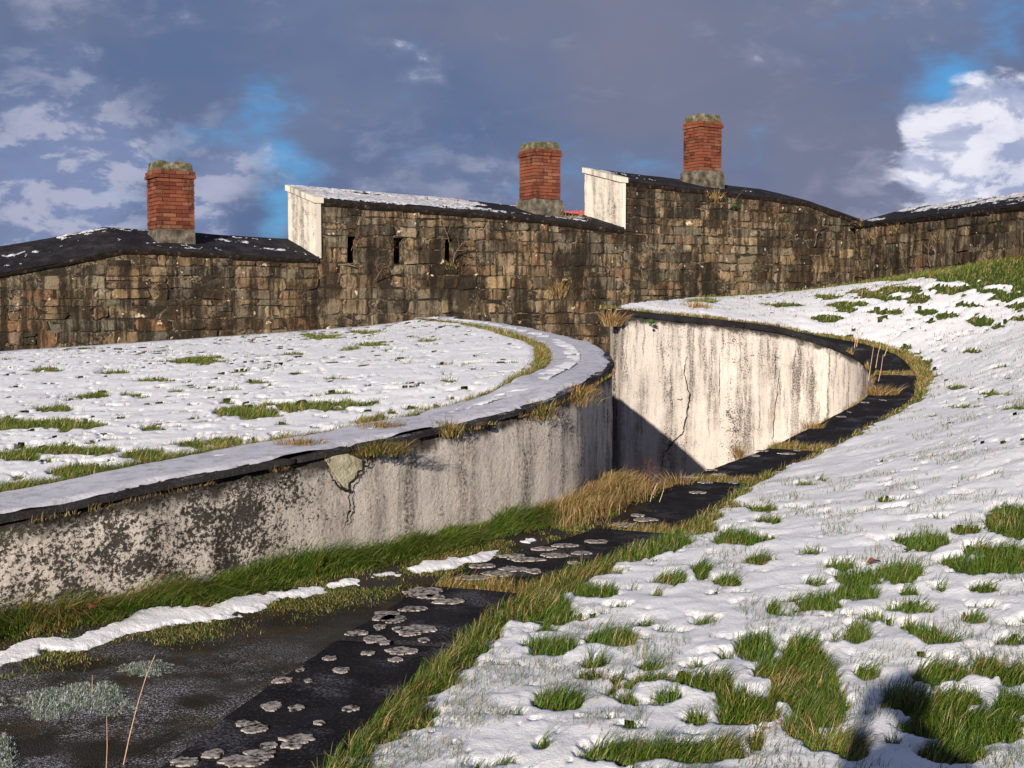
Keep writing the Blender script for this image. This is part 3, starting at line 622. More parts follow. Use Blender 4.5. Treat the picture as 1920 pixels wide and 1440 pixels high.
def lawn_mask(X, Y, Z):
    px, py = proj(X, Y, Z); wob = .75 * fbm(X, Y, 3.5, 4, 121) + .55 * fbm(X * .6, Y, 12.0, 3, 125)
    m = patchfield(px, py, LP, wob)
    sp = .86 - 1.3 * fbm(X * .7, Y, 4.5, 4, 137) + .10; m = np.minimum(m, sp); m = np.minimum(m, (.72 - 1.5 * fbm(X * .8, Y, 11, 3, 138) - .40 * fbm(X, Y, 1.2, 3, 139)) )
    d, k = mindist(X, Y, INA[::3]); nn = .5 + .5 * fbm(X, Y, 2.0, 4, 140)
    xx = INA[::3][k][..., 1]; wdt = np.interp(xx, [5, 7.5, 8.5, 9.6, 12, 30], [.14, .16, .04, .05, .10, .10])
    return np.minimum(m, (d - wdt * (.2 + 1.6 * nn)) * 3.0)
def fan(r0, r1, nr, y0, y1, ny):
    R = np.linspace(r0, r1, nr); Yl = np.exp(np.linspace(math.log(y0), math.log(y1), ny)); Rr, YY = np.meshgrid(R, Yl); return Rr * YY, YY
def snow_sheet(name, X, Y, zf, mf, poly, m, thick, lump, label, kind='stuff'):
    Z0 = zf(X, Y); M = mf(X, Y, Z0)
    ins = inside(X, Y, poly)
    edge = sstep(M, 0.0, .26)
    L = lump * (1.1 * fbm(X, Y * 1.5, 2.0, 3, 61) + .55 * fbm(X, Y * 1.4, 5.5, 3, 67) + .13 * fbm(X, Y, 22, 2, 71))
    Z = Z0 + thick * edge + L * (.3 + .7 * edge) - .03 * sstep(M, .02, -.10) + thick * .1
    ok = ins & (M > -.22)
    keep = ok[:-1, :-1] & ok[1:, 1:] & ok[1:, :-1] & ok[:-1, 1:]
    return fastmesh(name, np.c_[X.ravel(), Y.ravel(), Z.ravel()], gridfaces(X.shape[0], X.shape[1], keep), m, kind=kind, label=label)
X, Y = fan(-.52, .66, 760, 2.2, 36, 620)
snow_sheet('snow', X, Y, bankz, bank_mask, BANKPOLY, M_SNOW, .030, .020, 'bright lumpy snow lying over the grass bank on the right')
X, Y = fan(-.62, .08, 520, 4.5, 27, 380)
snow_sheet('snow', X, Y, lawnz, lawn_mask, LAWNPOLY, M_SNOW, .024, .016, 'snow lying on top of the walled mound on the left')
PP = [(11, 1228, 40, 26), (69, 1200, 34, 12), (109, 1216, 48, 12), (40, 1255, 48, 10), (215, 1180, 34, 9), (255, 1168, 42, 9), (328, 1155, 52, 10), (383, 1150, 40, 7), (456, 1132, 52, 8), (529, 1115, 45, 6), (585, 1107, 30, 5), (638, 1092, 25, 10),
      (812, 1062, 46, 6), (889, 1047, 42, 4), (925, 1033, 30, 5), (993, 1013, 14, 6), (722, 1078, 22, 4), (870, 1055, 30, 4), (700, 1083, 12, 3)]
PF = [(276, 1253, 40, 11), (140, 1312, 100, 20), (180, 1298, 50, 10), (8, 1415, 22, 40), (90, 1330, 40, 14)]
RIB = [(-60, 1262, .10), (11, 1230, .11), (69, 1205, .07), (130, 1212, .06), (215, 1182, .05), (255, 1170, .08), (328, 1156, .10), (383, 1150, .08), (456, 1132, .09), (529, 1116, .08), (595, 1104, .04)]
RIB2 = [(625, 1096, .05), (650, 1092, .06)]; RIB3 = [(708, 1078, .05), (735, 1074, .05)]; RIB4 = [(775, 1068, .05), (830, 1058, .07), (875, 1050, .06), (925, 1034, .05), (940, 1031, .03)]
RIB5 = [(985, 1016, .04), (1000, 1012, .05)]; RIBc = []
def path_mask(X, Y, Z):
    if not RIBc:
        for rb in (RIB, RIB2, RIB3, RIB4, RIB5):
            g_ = np.array([list(gpt(px, py, pathz)[:2]) + [w_] for px, py, w_ in rb]); RIBc.append(spline(g_, .02))
    m = np.full(np.shape(X), -1.0); nz = fbm(X, Y, 5, 4, 221); n3 = fbm(X, Y, 22, 3, 222)
    for c in RIBc:
        d, k = mindist(X, Y, c); m = np.maximum(m, (c[k, 2] * (1.05 + 1.3 * nz + .5 * n3) - d) * 4)
    return m
def path_mask_old(X, Y, Z):
    px, py = proj(X, Y, Z); return np.clip(-patchfield(px, py, PP, .22 * fbm(X, Y, 7, 4, 221)), -1, 1) * 1.3
def frost_mask(X, Y, Z):
    px, py = proj(X, Y, Z); return np.clip(-patchfield(px, py, PF, .6 * fbm(X, Y, 9, 4, 223) + .8 * fbm(X, Y, 45, 3, 229)), -1, 1)
X, Y = fan(-.55, .06, 700, 4.2, 10.3, 560)
snow_sheet('snow', X, Y, pathz, path_mask, PATHPOLY, M_SNOW, .014, .008, 'narrow ribbon of leftover snow beside the asphalt path')
# icy snow on the inner cap
def strip_snow(name, c, s, o0, o1, s0, s1, m, th, thr, seed, parent, lift=0.0, label=None):
    k = int((s1 - s0) / .022); t = np.linspace(s0, s1, k); q = np.linspace(o0, o1, 40); T, Q = np.meshgrid(t, q)
    rn = right_normals(c); X = np.interp(T, s, c[:, 0]) + np.interp(T, s, rn[:, 0]) * Q; Y = np.interp(T, s, c[:, 1]) + np.interp(T, s, rn[:, 1]) * Q
    e = np.minimum(abs(Q - o0), abs(Q - o1)); M = (e / .09).clip(0, 1) * .9 - thr(T, Q) + .9 * fbm(X, Y, 2.2, 5, seed) 
    Z = np.interp(T, s, c[:, 2]) + lift + th * sstep(M, 0, .5) - .015 * sstep(M, 0, -.1) + .006 * fbm(X, Y, 5, 4, seed + 3)
    ok = M > -.15; keep = ok[:-1, :-1] & ok[1:, 1:] & ok[1:, :-1] & ok[:-1, 1:]
    return fastmesh(name, np.c_[X.ravel(), Y.ravel(), Z.ravel()], gridfaces(40, k, keep), m, kind='stuff', label=label)
strip_snow('snow', EA, sEA, -CAPW + .02, -.02, .5, sEA[-1], M_ICE, .018, lambda T, Q: .05 + .0 * T, 301, None, lift=.004, label='thin icy snow on the coping of the curved wall')
strip_snow('snow', FAR, sF, .02, .36, 0, sF[-1], M_ICE, .02, lambda T, Q: .0 * T, 321, None, lift=.026, label='thin snow on the far edge of the left mound')
strip_snow('snow', IB, sIB, .06, COPW, sIB[iturn] + 4.0, sIB[-1], M_ICE, .015, lambda T, Q: 1.0 - .10 * (T - sIB[iturn] - 4), 331, None, lift=.004, label='snow specks on the black coping of the far curved wall')

# ------------------------------------------------------------------ grass blades
GREEN = np.array([(.044, .100, .009), (.066, .135, .010), (.10, .165, .014), (.15, .20, .025), (.028, .066, .007)])
STRAW = np.array([(.30, .18, .06), (.42, .28, .12), (.26, .14, .05), (.50, .37, .20), (.20, .13, .045)])
def blades(name, X, Y, Z, h, wd, palette, mixin, label, lean=.7, bias=(.30, .05), parent=None, kind='stuff', tip=True, radial=0, **kw):
    n = len(X); 
    if n == 0: return None
    ang = 6.5 * fbm(X, Y, 2.2, 3, 777) + rng.normal(0, .9, n); l = np.abs(rng.normal(0, lean, n)) + .05
    lx = np.cos(ang) * l + bias[0]; ly = np.sin(ang) * l + bias[1]
    if radial: lx = lx + radial * (X - X.mean()) / (X.std() + .01); ly = ly + radial * (Y - Y.mean()) / (Y.std() + .01)
    h = h * (.45 + .95 * rng.random(n) ** 1.6) * (1 + .3 * fbm(X, Y, 9, 2, 778))
    a2 = rng.uniform(0, math.pi, n); wx = np.cos(a2) * wd * .5; wy = np.sin(a2) * wd * .35
    V = np.empty((n, 7, 3), np.float32)
    for i, (f, ww) in enumerate(((0, 1), (.4, .85), (.75, .5))):
        bx = X + lx * h * f ** 1.8 * .9; by = Y + ly * h * f ** 1.8 * .9; bz = Z + h * (f - .28 * f * f * np.minimum(1.5, l + .2))
        V[:, 2 * i] = np.c_[bx - wx * ww, by - wy * ww, bz]; V[:, 2 * i + 1] = np.c_[bx + wx * ww, by + wy * ww, bz]
    V[:, 6] = np.c_[X + lx * h * .9, Y + ly * h * .9, Z + h * (1 - .42 * np.minimum(1.5, l + .2))]
    b = (np.arange(n) * 7)[:, None]
    T = np.concatenate([b + np.array([[0, 1, 3]]), b + np.array([[0, 3, 2]]), b + np.array([[2, 3, 5]]), b + np.array([[2, 5, 4]]), b + np.array([[4, 5, 6]])])
    c = GREEN[rng.integers(0, 5, n)]; s_ = STRAW[rng.integers(0, 5, n)]; u = rng.random(n) < mixin
    c = np.where(u[:, None], s_, c)
    if palette is not None: c = palette[rng.integers(0, len(palette), n)]
    c = c * rng.uniform(.7, 1.25, n)[:, None]
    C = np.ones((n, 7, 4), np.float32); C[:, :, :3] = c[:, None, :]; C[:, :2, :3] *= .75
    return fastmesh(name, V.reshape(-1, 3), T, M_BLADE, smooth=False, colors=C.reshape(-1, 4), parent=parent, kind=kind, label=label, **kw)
def sample_fan(n, r0, r1, y0, y1):
    r = rng.uniform(r0, r1, n); y = np.exp(rng.uniform(math.log(y0), math.log(y1), n)); return r * y, y
# bank grass in melted patches
X, Y = sample_fan(620000, -.16, .46, 3.2, 34)
ok = inside(X, Y, BANKPOLY); X = X[ok]; Y = Y[ok]; Z = bankz(X, Y); M = bank_mask(X, Y, Z)
d, k = mindist(X, Y, OUTB[::3]); ok = (M < .06) & (d > .0); ins_slab = mindist(X, Y, MIDB[::3])[0] < COPW * .5 - .01; ok &= ~ins_slab
X, Y, Z, M, d = X[ok], Y[ok], Z[ok], M[ok], d[ok]
deep = sstep(M, .06, -.25); far = np.interp(Y, [4, 8, 14, 25, 34], [1, .9, .75, .9, 1.2])
dryness = np.clip(.05 + .08 * (fbm(X, Y, .9, 3, 77) > .2) + .28 * (fbm(X, Y, 2.2, 3, 78) > .38) + np.where((d < .22) & (Y < 8.5), .17, 0) + np.where((d < .30) & (Y > 9), .38, 0) + np.interp(Y, [12, 20, 28], [0, .12, .25]), 0, .9)
print('bank blades', len(X))
blades('grass', X, Y, Z - .005, (.05 + .06 * deep) * far, np.maximum(.0030, Y * .00040), None, dryness * rng.uniform(.5, 1.2, len(X)), 'green and straw grass showing through the snow of the right bank')
# single blades poking through snow
X, Y = sample_fan(120000, -.16, .46, 3.2, 30); ok = inside(X, Y, BANKPOLY); X = X[ok]; Y = Y[ok]; Z = bankz(X, Y); M = bank_mask(X, Y, Z)
ok = (M > .1) & (fbm(X, Y, 3.2, 4, 401) > .14); X, Y, Z = X[ok], Y[ok], Z[ok]
blades('grass', X, Y, Z + .03, np.full(len(X), .055), np.maximum(.002, Y * .00032), None, .25, 'stray blades poking up through the snow', bias=(.1, 0))
# lawn grass
X, Y = sample_fan(620000, -.44, .05, 5.5, 27); ok = inside(X, Y, LAWNPOLY) & (mindist(X, Y, EA[::3])[0] > CAPW - .02); X = X[ok]; Y = Y[ok]; Z = lawnz(X, Y); M = lawn_mask(X, Y, Z)
ok = M < .07; X, Y, Z, M = X[ok], Y[ok], Z[ok], M[ok]; d, k = mindist(X, Y, INA[::3])
print('lawn blades', len(X))
blades('grass', X, Y, Z - .004, .028 + .035 * sstep(M, .05, -.2) + .02 * (d < .2), np.maximum(.003, Y * .0004), None, np.where((d < .25) & (Y > 8), .45, .2), 'short grass showing through the snow on the mound')
# verge at the foot of wall A
n = 60000; ss_ = rng.uniform(0, sEA[int(iA)], n); off = np.abs(rng.normal(0, .16, n)) + .02; rn = right_normals(EA)
edge_w = np.interp(ss_, [0, 3.5, 6, 8.5, 11], [.50, .45, .33, .30, .26]); off = edge_w * rng.random(n) ** 1.1 + .02
X = np.interp(ss_, sEA, EA[:, 0]) + np.interp(ss_, sEA, rn[:, 0]) * off; Y = np.interp(ss_, sEA, EA[:, 1]) + np.interp(ss_, sEA, rn[:, 1]) * off
Z = pathz(X, Y); pm_ = path_mask(X, Y, Z); cl = fbm(X, Y, 3.5, 3, 91)
tall = np.interp(off, [0, .15, .27, .5], [.165, .145, .065, .03]) * (1 + .75 * cl); ok = (pm_ < .05) & (mindist(X, Y, IB[::2])[0] > .03)
X, Y, Z, tall, off, ss_ = X[ok], Y[ok], Z[ok], tall[ok], off[ok], ss_[ok]
dry = np.interp(ss_, [S614, S1000 - .1, S1000 + .6], [.06, .12, .75]) + np.where(off > .3, .2, 0) + .35 * (fbm(X, Y, 1.6, 3, 93) > .3)
blades('grass', X, Y, Z, tall, np.maximum(.0035, Y * .00042), None, dry, 'long green grass along the foot of the curved wall', lean=1.15, bias=(.7, -.5))
# short moss-grass between verge and asphalt, and between the slabs
n = 110000; ss_ = rng.uniform(1, sEA[iA], n); off = np.interp(ss_, [0, 3.5, 6, 8.5, 11], [.66, .66, .58, .46, .25]) + rng.normal(0, .12, n)
X = np.interp(ss_, sEA, EA[:, 0]) + np.interp(ss_, sEA, rn[:, 0]) * off; Y = np.interp(ss_, sEA, EA[:, 1]) + np.interp(ss_, sEA, rn[:, 1]) * off
ok = (path_mask(X, Y, pathz(X, Y)) < 0) & (fbm(X, Y, 3.2, 5, 97) > rng.normal(-.05, .12, len(X))) & (mindist(X, Y, MIDB[::2])[0] > COPW * .5); X, Y = X[ok], Y[ok]
blades('grass', X, Y, pathz(X, Y) - .005, np.full(len(X), .026), np.maximum(.003, Y * .0005), None, .34, 'short mossy grass fringe at the asphalt edge', lean=.9, bias=(0, 0))
X, Y = sample_fan(420000, -.48, -.2, 4.3, 6.6); M = frost_mask(X, Y, pathz(X, Y)); ok = (M > -.12) & inside(X, Y, PATHPOLY); X, Y, M = X[ok], Y[ok], M[ok]
FROST = np.array([(.34, .37, .38), (.20, .25, .17), (.50, .53, .57), (.08, .12, .03), (.40, .43, .45), (.10, .13, .05)])
blades('frosted_moss', X, Y, pathz(X, Y) - .004, .010 + .014 * sstep(M, -.1, .5), np.full(len(X), .0032), FROST, .3, 'low patches of frosted moss and grass on the asphalt path', lean=1.2, bias=(0, 0))
# dry grass tangle between wall corner and slabs
n = 6500; t = rng.random(n) ** .9; a = np.array([(.30, 9.45), (.50, 9.95), (.75, 10.6), (1.12, 11.3)]); X = np.interp(t, [0, .35, .7, 1], a[:, 0]) + rng.normal(0, .13, n) ; Y = np.interp(t, [0, .35, .7, 1], a[:, 1]) + rng.normal(0, .16, n)
ok = (mindist(X, Y, MIDB[::2])[0] > COPW * .5 - .03); ok &= inside(X, Y, PATHPOLY); X, Y = X[ok], Y[ok]
blades('dry_grass', X, Y, np.full(len(X), CZ - 1.62), np.interp(Y, [9, 10.2, 11.5], [.11, .19, .17]), np.full(len(X), .0038), None, .93, 'tangle of orange dry grass where the curved wall meets the coping', lean=.75, bias=(.25, 0))
# blades in slab gaps and along the pit edge of the coping
gx = []; gy = []
for s_, hw in cuts:
    if hw < .02: continue
    k_ = int(2600 * hw / .1); t = s_ + rng.normal(0, hw * .75, k_); o = rng.uniform(-.02, COPW + .06, k_); rB = right_normals(IB)
    gx.append(np.interp(t, sIB, IB[:, 0]) + np.interp(t, sIB, rB[:, 0]) * o); gy.append(np.interp(t, sIB, IB[:, 1]) + np.interp(t, sIB, rB[:, 1]) * o)
X = np.concatenate(gx); Y = np.concatenate(gy); k = mindist(X, Y, IB)[1]
blades('grass', X, Y, IB[k, 2] - .05, np.full(len(X), .10), np.maximum(.0035, Y * .00042), None, .65, 'straw coloured grass growing in the gaps between coping slabs', lean=.7)

def strip_blades(c, s, s0, s1, o0, o1, n, h, mixin, label, zo=0., parent=None, seed=1, thr=-.3, name='grass', lean=.6, bias=(0, 0)):
    t = rng.uniform(s0, s1, n); o = rng.uniform(o0, o1, n); r = right_normals(c)
    X = np.interp(t, s, c[:, 0]) + np.interp(t, s, r[:, 0]) * o; Y = np.interp(t, s, c[:, 1]) + np.interp(t, s, r[:, 1]) * o; Z = np.interp(t, s, c[:, 2]) + zo
    ok = fbm(X, Y, 2.5, 4, seed) > thr; X, Y, Z = X[ok], Y[ok], Z[ok]
    return blades(name, X, Y, Z, np.full(len(X), h), np.maximum(.003, Y * .0004), None, mixin, label, lean=lean, bias=bias, parent=parent)
strip_blades(IB, sIB, sIB[iturn] - 3.0, sIB[-1], COPW - .02, COPW + .24, 16000, .085, .6, 'straw and moss verge beside the black coping round the pit', seed=5, thr=-.35)
strip_blades(IB, sIB, sIB[iturn] - 9.0, sIB[iturn] + .6, -.07, -.01, 2600, .09, .85, 'dry grass hanging along the pit edge of the coping', zo=-.05, seed=6, thr=.12)
strip_blades(EA, sEA, 0.5, s_at_px(EA, sEA, 1143, 0, imA), -.005, .035, 2600, .05, .8, 'dead moss and grass under the coping edge', zo=-.06, seed=7, thr=.05, lean=1.1, bias=(.2, -.5))

# ------------------------------------------------------------------ tufts: things
def tuft(px, py, D, n, rad_, h, mixin, label, name='grass_tuft', z=None, hang=0, palette=None, group=None, lean=.6, bias=(.1, -.1), wk=.0005):
    p = P(px, py, D); a = rng.uniform(0, 6.28, n); r = rad_ * rng.random(n) ** .8
    X = p[0] + np.cos(a) * r; Y = p[1] + np.sin(a) * r * .7; Z = p[2] + 0 * X - (hang * (Y < p[1]) * rng.random(n))
    return blades(name, X, Y, Z, np.full(n, h), np.full(n, max(.003, D * wk)), None, mixin, label, lean=lean, bias=bias, kind=None, radial=.45, cat='grass tuft', group=group)
def on(c, s, px, lo, hi): 
    sv = s_at_px(c, s, px, lo, hi); return np.interp(sv, s, c[:, 1])
D_ = lambda px: on(EA, sEA, px, 0, imA)
tuft(1150, 612, 21.3, 420, .15, .30, .97, 'orange dry grass tuft on the left end of the tall white wall', lean=.6)
tuft(1305, 577, 24.0, 260, .30, .13, .95, 'low golden grass clump on the snow beside the fort wall, above the white wall')
tuft(1272, 930, 11.7, 380, .10, .22, .95, 'upright straw tuft between coping slabs at the foot of the pit', lean=.35, bias=(.0, 0))
tuft(700, 846, D_(700) - .05, 900, .22, .09, .55, 'green and brown grass clump hanging over the coping above the crack', hang=.03, lean=1.0, bias=(.2, -.7))
tuft(838, 808, D_(838) - .02, 350, .12, .09, .7, 'brown grass clump hanging from the coping right of the cracked patch', hang=.05, lean=1.0, bias=(.1, -.6))
tuft(1012, 770, D_(1012) - .02, 420, .14, .08, .75, 'dead moss clump on the coping edge near the wall corner', hang=.08, lean=1.0, bias=(.2, -.6))
tuft(1085, 740, D_(1080) - .02, 500, .18, .10, .85, 'tangled brown plant remains hanging at the wall corner', hang=.10, lean=1.1, bias=(.2, -.6))
tuft(1062, 722, 10.6, 160, .07, .055, .9, 'small straw tuft alone on the icy coping')
tuft(562, 833, D_(562) + .3, 300, .16, .05, .85, 'flat rusty grass clump on the snow beside the coping')
tuft(712, 800, D_(712) + .5, 300, .18, .05, .85, 'brown grass clump in the snow behind the hanging grass')
tuft(1655, 742, 17.6, 500, .22, .16, .9, 'wide orange tuft at the bend of the black coping')
tuft(1525, 805, 15.1, 200, .12, .12, .85, 'dry tuft leaning over the pit edge below the streaked wall')
tuft(1385, 858, 13.3, 160, .07, .14, .9, 'small dry tuft at the pit edge left of the longest coping slab')
u, z = FM.uz(1045, 558); q = FM.w(u, -.05)
def wall_tuft(fr, px, py, n, r, h, mixin, label, out=.06, hang=True):
    u, z = fr.uz(px, py); X0, Y0, _ = fr.w(u, -out); n_ = n
    uu = rng.normal(0, r, n_); zz = rng.normal(0, r * .5, n_); X = X0 + uu * fr.c; Y = Y0 + uu * fr.s; Z = z + zz
    return blades('grass_tuft', X, Y, Z, np.full(n_, h), np.full(n_, .012), None, mixin, label, lean=.9, bias=(-fr.s * -.2, -.5), kind=None, radial=.45, cat='grass tuft')
wall_tuft(FM, 1045, 548, 170, .16, .20, .95, 'golden dead fern hanging on the stone wall above the mound end')
wall_tuft(FM, 1338, 372, 120, .14, .16, .95, 'straw grass under the eave below the tallest chimney')
wall_tuft(FM, 1085, 412, 120, .22, .14, .85, 'grass growing on the roof edge right of the middle chimney', out=-.3)
wall_tuft(FM, 850, 500, 80, .12, .12, .8, 'moss and grass sprouting below the right loophole')
for px, py, lb in [(1640, 443, 'straw tuft near the left end of the right flank wall under its eave'), (1682, 432, 'straw tuft just under the right roof edge'), (1622, 475, 'dry tuft halfway down the flank wall near the corner'), (1618, 418, 'small straw tuft on the eave at the wall corner'), (1760, 452, 'small dry tuft high on the flank wall above the bare bush')]:
    wall_tuft(FR, px, py, 60, .14, .11, .95, lb)

# ------------------------------------------------------------------ twigs, stems, fern, leaf
def tube_path(pts, r0, r1, V, Fc, sides=4):
    b = len(V); n = len(pts)
    for i, p in enumerate(pts):
        p = Vector(p); d = (Vector(pts[min(i + 1, n - 1)]) - Vector(pts[max(i - 1, 0)])).normalized()
        s_ = d.cross(Vector((0, 1, .2))); s_ = s_.normalized() if s_.length > 1e-3 else Vector((1, 0, 0)); q = d.cross(s_)
        r = r0 + (r1 - r0) * i / (n - 1)
        for k in range(sides): a = 2 * math.pi * k / sides; V.append(tuple(p + s_ * math.cos(a) * r + q * math.sin(a) * r))
    for i in range(n - 1):
        for k in range(sides):
            Fc.append((b + i * sides + k, b + i * sides + (k + 1) % sides, b + (i + 1) * sides + (k + 1) % sides, b + (i + 1) * sides + k))
def shrub(base, up, size, m, label, seed, r0=.02, spread=.8, depth=4, nfork=3, cat='bush', name='bare_shrub', front=(0, -1, 0), twist=.3):
    rd = random.Random(seed); V = []; Fc = []; fr = Vector(front)
    def grow(p, d, L, r, lev):
        pts = [tuple(p)]; q = Vector(p); dd = Vector(d)
        for i in range(4):
            dd = (dd + Vector((rd.uniform(-1, 1), rd.uniform(-.6, .4), rd.uniform(-.8, 1))) * twist + fr * .03).normalized(); q = q + dd * L / 4; pts.append(tuple(q))
        tube_path(pts, r, r * .55, V, Fc, 4 if lev < 2 else 3)
        if lev >= depth: return
        for k in range(nfork):
            a = Vector(pts[rd.randint(2, 4)]); nd = (dd + Vector((rd.uniform(-1, 1), rd.uniform(-.5, .3), rd.uniform(-.7, .9))) * spread).normalized()
            grow(a, nd, L * rd.uniform(.55, .85), r * .55, lev + 1)
    grow(Vector(base), Vector(up).normalized(), size, r0, 0)
    return mesh(name, V, Fc, m, None, True, label=label, cat=cat)
def fp(fr, px, py, out=.1): u, z = fr.uz(px, py); return fr.w(u, -out, z)
nM = (FM.s, -FM.c, 0); nR = (FR.s, -FR.c, 0)
shrub(fp(FM, 662, 500), (-.7, -.2, .25), .45, M_TWIG, 'bare brown climber sprawling over the left loophole', 3, .017, 1.1, 4, 3, front=nM)
shrub(fp(FM, 700, 525), (.5, -.2, .5), .38, M_TWIG, 'tangle of bare stems under the middle loophole', 4, .013, 1.2, 4, 3, front=nM)
shrub(fp(FM, 655, 470), (.3, -.1, .9), .25, M_TWIGR, 'reddish thin twigs growing out of the left loophole', 5, .008, 1.0, 4, 3, front=nM)
shrub(fp(FM, 846, 492), (.1, -.1, 1), .38, M_TWIG, 'forked bare sapling rising from the right loophole to the eave', 9, .018, .8, 3, 3, front=nM)
shrub(fp(FM, 838, 455), (-.15, -.1, 1), .35, M_TWIG, 'slender bare stem beside the right loophole', 12, .011, .6, 3, 2, front=nM)
shrub(fp(FM, 745, 480, -.1), (.1, -.1, 1), .16, M_TWIGR, 'red twigs inside the middle loophole', 13, .005, .8, 3, 3, front=nM)
shrub(fp(FM, 1366, 388), (.4, -.2, .4), .22, M_TWIG, 'leaning twig with green leaves high on the wall right of the tallest chimney', 21, .010, .8, 3, 2, front=nM)
shrub(fp(FM, 1522, 462), (.1, -.1, 1), .45, M_TWIG, 'tall pale bare sapling at the corner of the fort walls', 23, .014, .7, 4, 3, front=nM)
shrub(fp(FR, 1578, 446), (.0, -.1, 1), .35, M_TWIG, 'small bare sapling just right of the wall corner', 27, .011, .8, 4, 3, front=nR)
shrub(fp(FR, 1752, 500), (-.3, -.1, 1), .40, M_TWIG, 'bare forked bush at the foot of the right flank wall', 33, .014, .9, 4, 3, front=nR)
shrub(fp(FR, 1722, 500), (.3, -.1, .8), .25, M_TWIG, 'small bare twig beside the forked bush on the flank wall', 35, .010, .9, 3, 3, front=nR)
shrub(fp(FM, 1560, 528), (.1, -.1, .8), .26, M_TWIG, 'low bare twig in front of the dark hole near the corner', 37, .010, 1.0, 3, 3, front=nM)
shrub(fp(FM, 1010, 610), (.1, -.1, .9), .22, M_TWIGR, 'little reddish twig at the wall foot above the mound coping', 39, .007, .9, 3, 3, front=nM)
shrub(fp(FM, 1455, 405), (-.1, -.1, .6), .18, M_TWIGR, 'sparse reddish dead plant on the upper right wall', 43, .007, 1.1, 4, 3, front=nM)
shrub(fp(FM, 835, 372, -.9), (.3, 0, .6), .14, M_TWIG, 'tiny bare twig on the snowy roof ridge', 45, .007, .8, 2, 2)
shrub(fp(FM, 880, 386, -.6), (0, 0, 1), .12, M_TWIGR, 'fine upright sprigs on the snowy roof right of the ridge twig', 46, .005, .8, 3, 4)
shrub(P(1212, 935, 12.6), (0, 0, 1), .17, M_TWIGR, 'rusty dead dock plant standing in the shaded pit corner', 51, .006, .9, 5, 3, cat='plant', name='dead_plant')
shrub(P(1195, 940, 12.2), (-.1, 0, 1), .14, M_TWIGR, 'smaller dead plant left of the rusty dock in the pit', 53, .005, .9, 4, 3, cat='plant', name='dead_plant')
def stem(pts, r, label, seedhead=False):
    V = []; Fc = []; tube_path([tuple(P(*q)) for q in pts], r, r * .5, V, Fc, 5)
    return mesh('dry_stem', V, Fc, M_STRAW, None, True, label=label, cat='plant stem')
stem([(228, 1450, 4.55), (243, 1380, 4.56), (258, 1320, 4.58), (275, 1265, 4.6), (291, 1228, 4.62)], .0022, 'tall thin dry stem leaning right at the lower left over the path')
stem([(199, 1450, 4.5), (201, 1400, 4.5), (200, 1342, 4.5)], .0018, 'short upright dry stem at the lower left edge of the path')
stem([(173, 1298, 5.2), (173, 1266, 5.2)], .0016, 'tiny dry stalk in the frosty patch')
for i, (a, b, c, lb) in enumerate([(1602, 652, 625, 'leftmost of the pale stems on the far coping'), (1606, 650, 614, 'second pale stem on the far coping'), (1602 + 40, 690, 640, 'pale stem crossing the coping above the pit end'), (1628, 715, 650, 'slanting pale stem at the end of the streaked wall'), (1646, 720, 665, 'tall pale stem in front of the black coping bend'), (1658, 668, 630, 'short pale stem beside the verge')]):
    stem([(a, b, 19), (a + 2 + i, (b + c) / 2, 19), (a + (10 if i > 1 else 1), c, 19)], .006, lb)
for i, (a, b, c, lb) in enumerate([(1108, 955, 905, 'upright dry stem at the shaded wall corner'), (1138, 940, 880, 'tall dry stem in front of the dark corner'), (1095, 965, 925, 'dry stem leaning from the orange grass'), (1218, 945, 905, 'dry stem above the end of the grass tangle'), (1236, 942, 915, 'short dry stem beside the straw tuft'), (1068, 975, 935, 'leftmost dry stem by the curved wall')]):
    stem([(a, b, 10.6), (a + 5, (b + c) / 2, 10.6), (a + 14 - 5 * (i % 3), c, 10.6)], .0035, lb)
def leaf(p, L, wd, m, rot, label, tilt=.4, name='fallen_leaf', cat='leaf'):
    V = []; Fc = []; k = 6
    for i in range(k + 1):
        t = i / k; ww = wd * math.sin(math.pi * min(.999, t * .95 + .03)) * (1 + .2 * math.sin(i * 5)); x = (t - .5) * L
        for s_ in (-1, 0, 1):
            yy = s_ * ww; zz = abs(s_) * ww * tilt + .08 * L * math.sin(t * 3)
            V.append((p[0] + x * math.cos(rot) - yy * math.sin(rot), p[1] + x * math.sin(rot) + yy * math.cos(rot), p[2] + zz))
    for i in range(k):
        for s_ in (0, 1): a = i * 3 + s_; Fc.append((a, a + 1, a + 4, a + 3))
    return mesh(name, V, Fc, m, None, True, label=label, cat=cat)
leaf(gpt(1638, 1078, bankz) + (0, 0, .07), .09, .035, M_LEAF, .3, 'reddish brown fallen leaf caught in a grass patch on the right bank')
leaf(gpt(176, 1168, pathz) + (0, 0, .08), .07, .028, M_LEAF, 1.3, 'orange fallen leaf in the grass at the foot of the left wall')
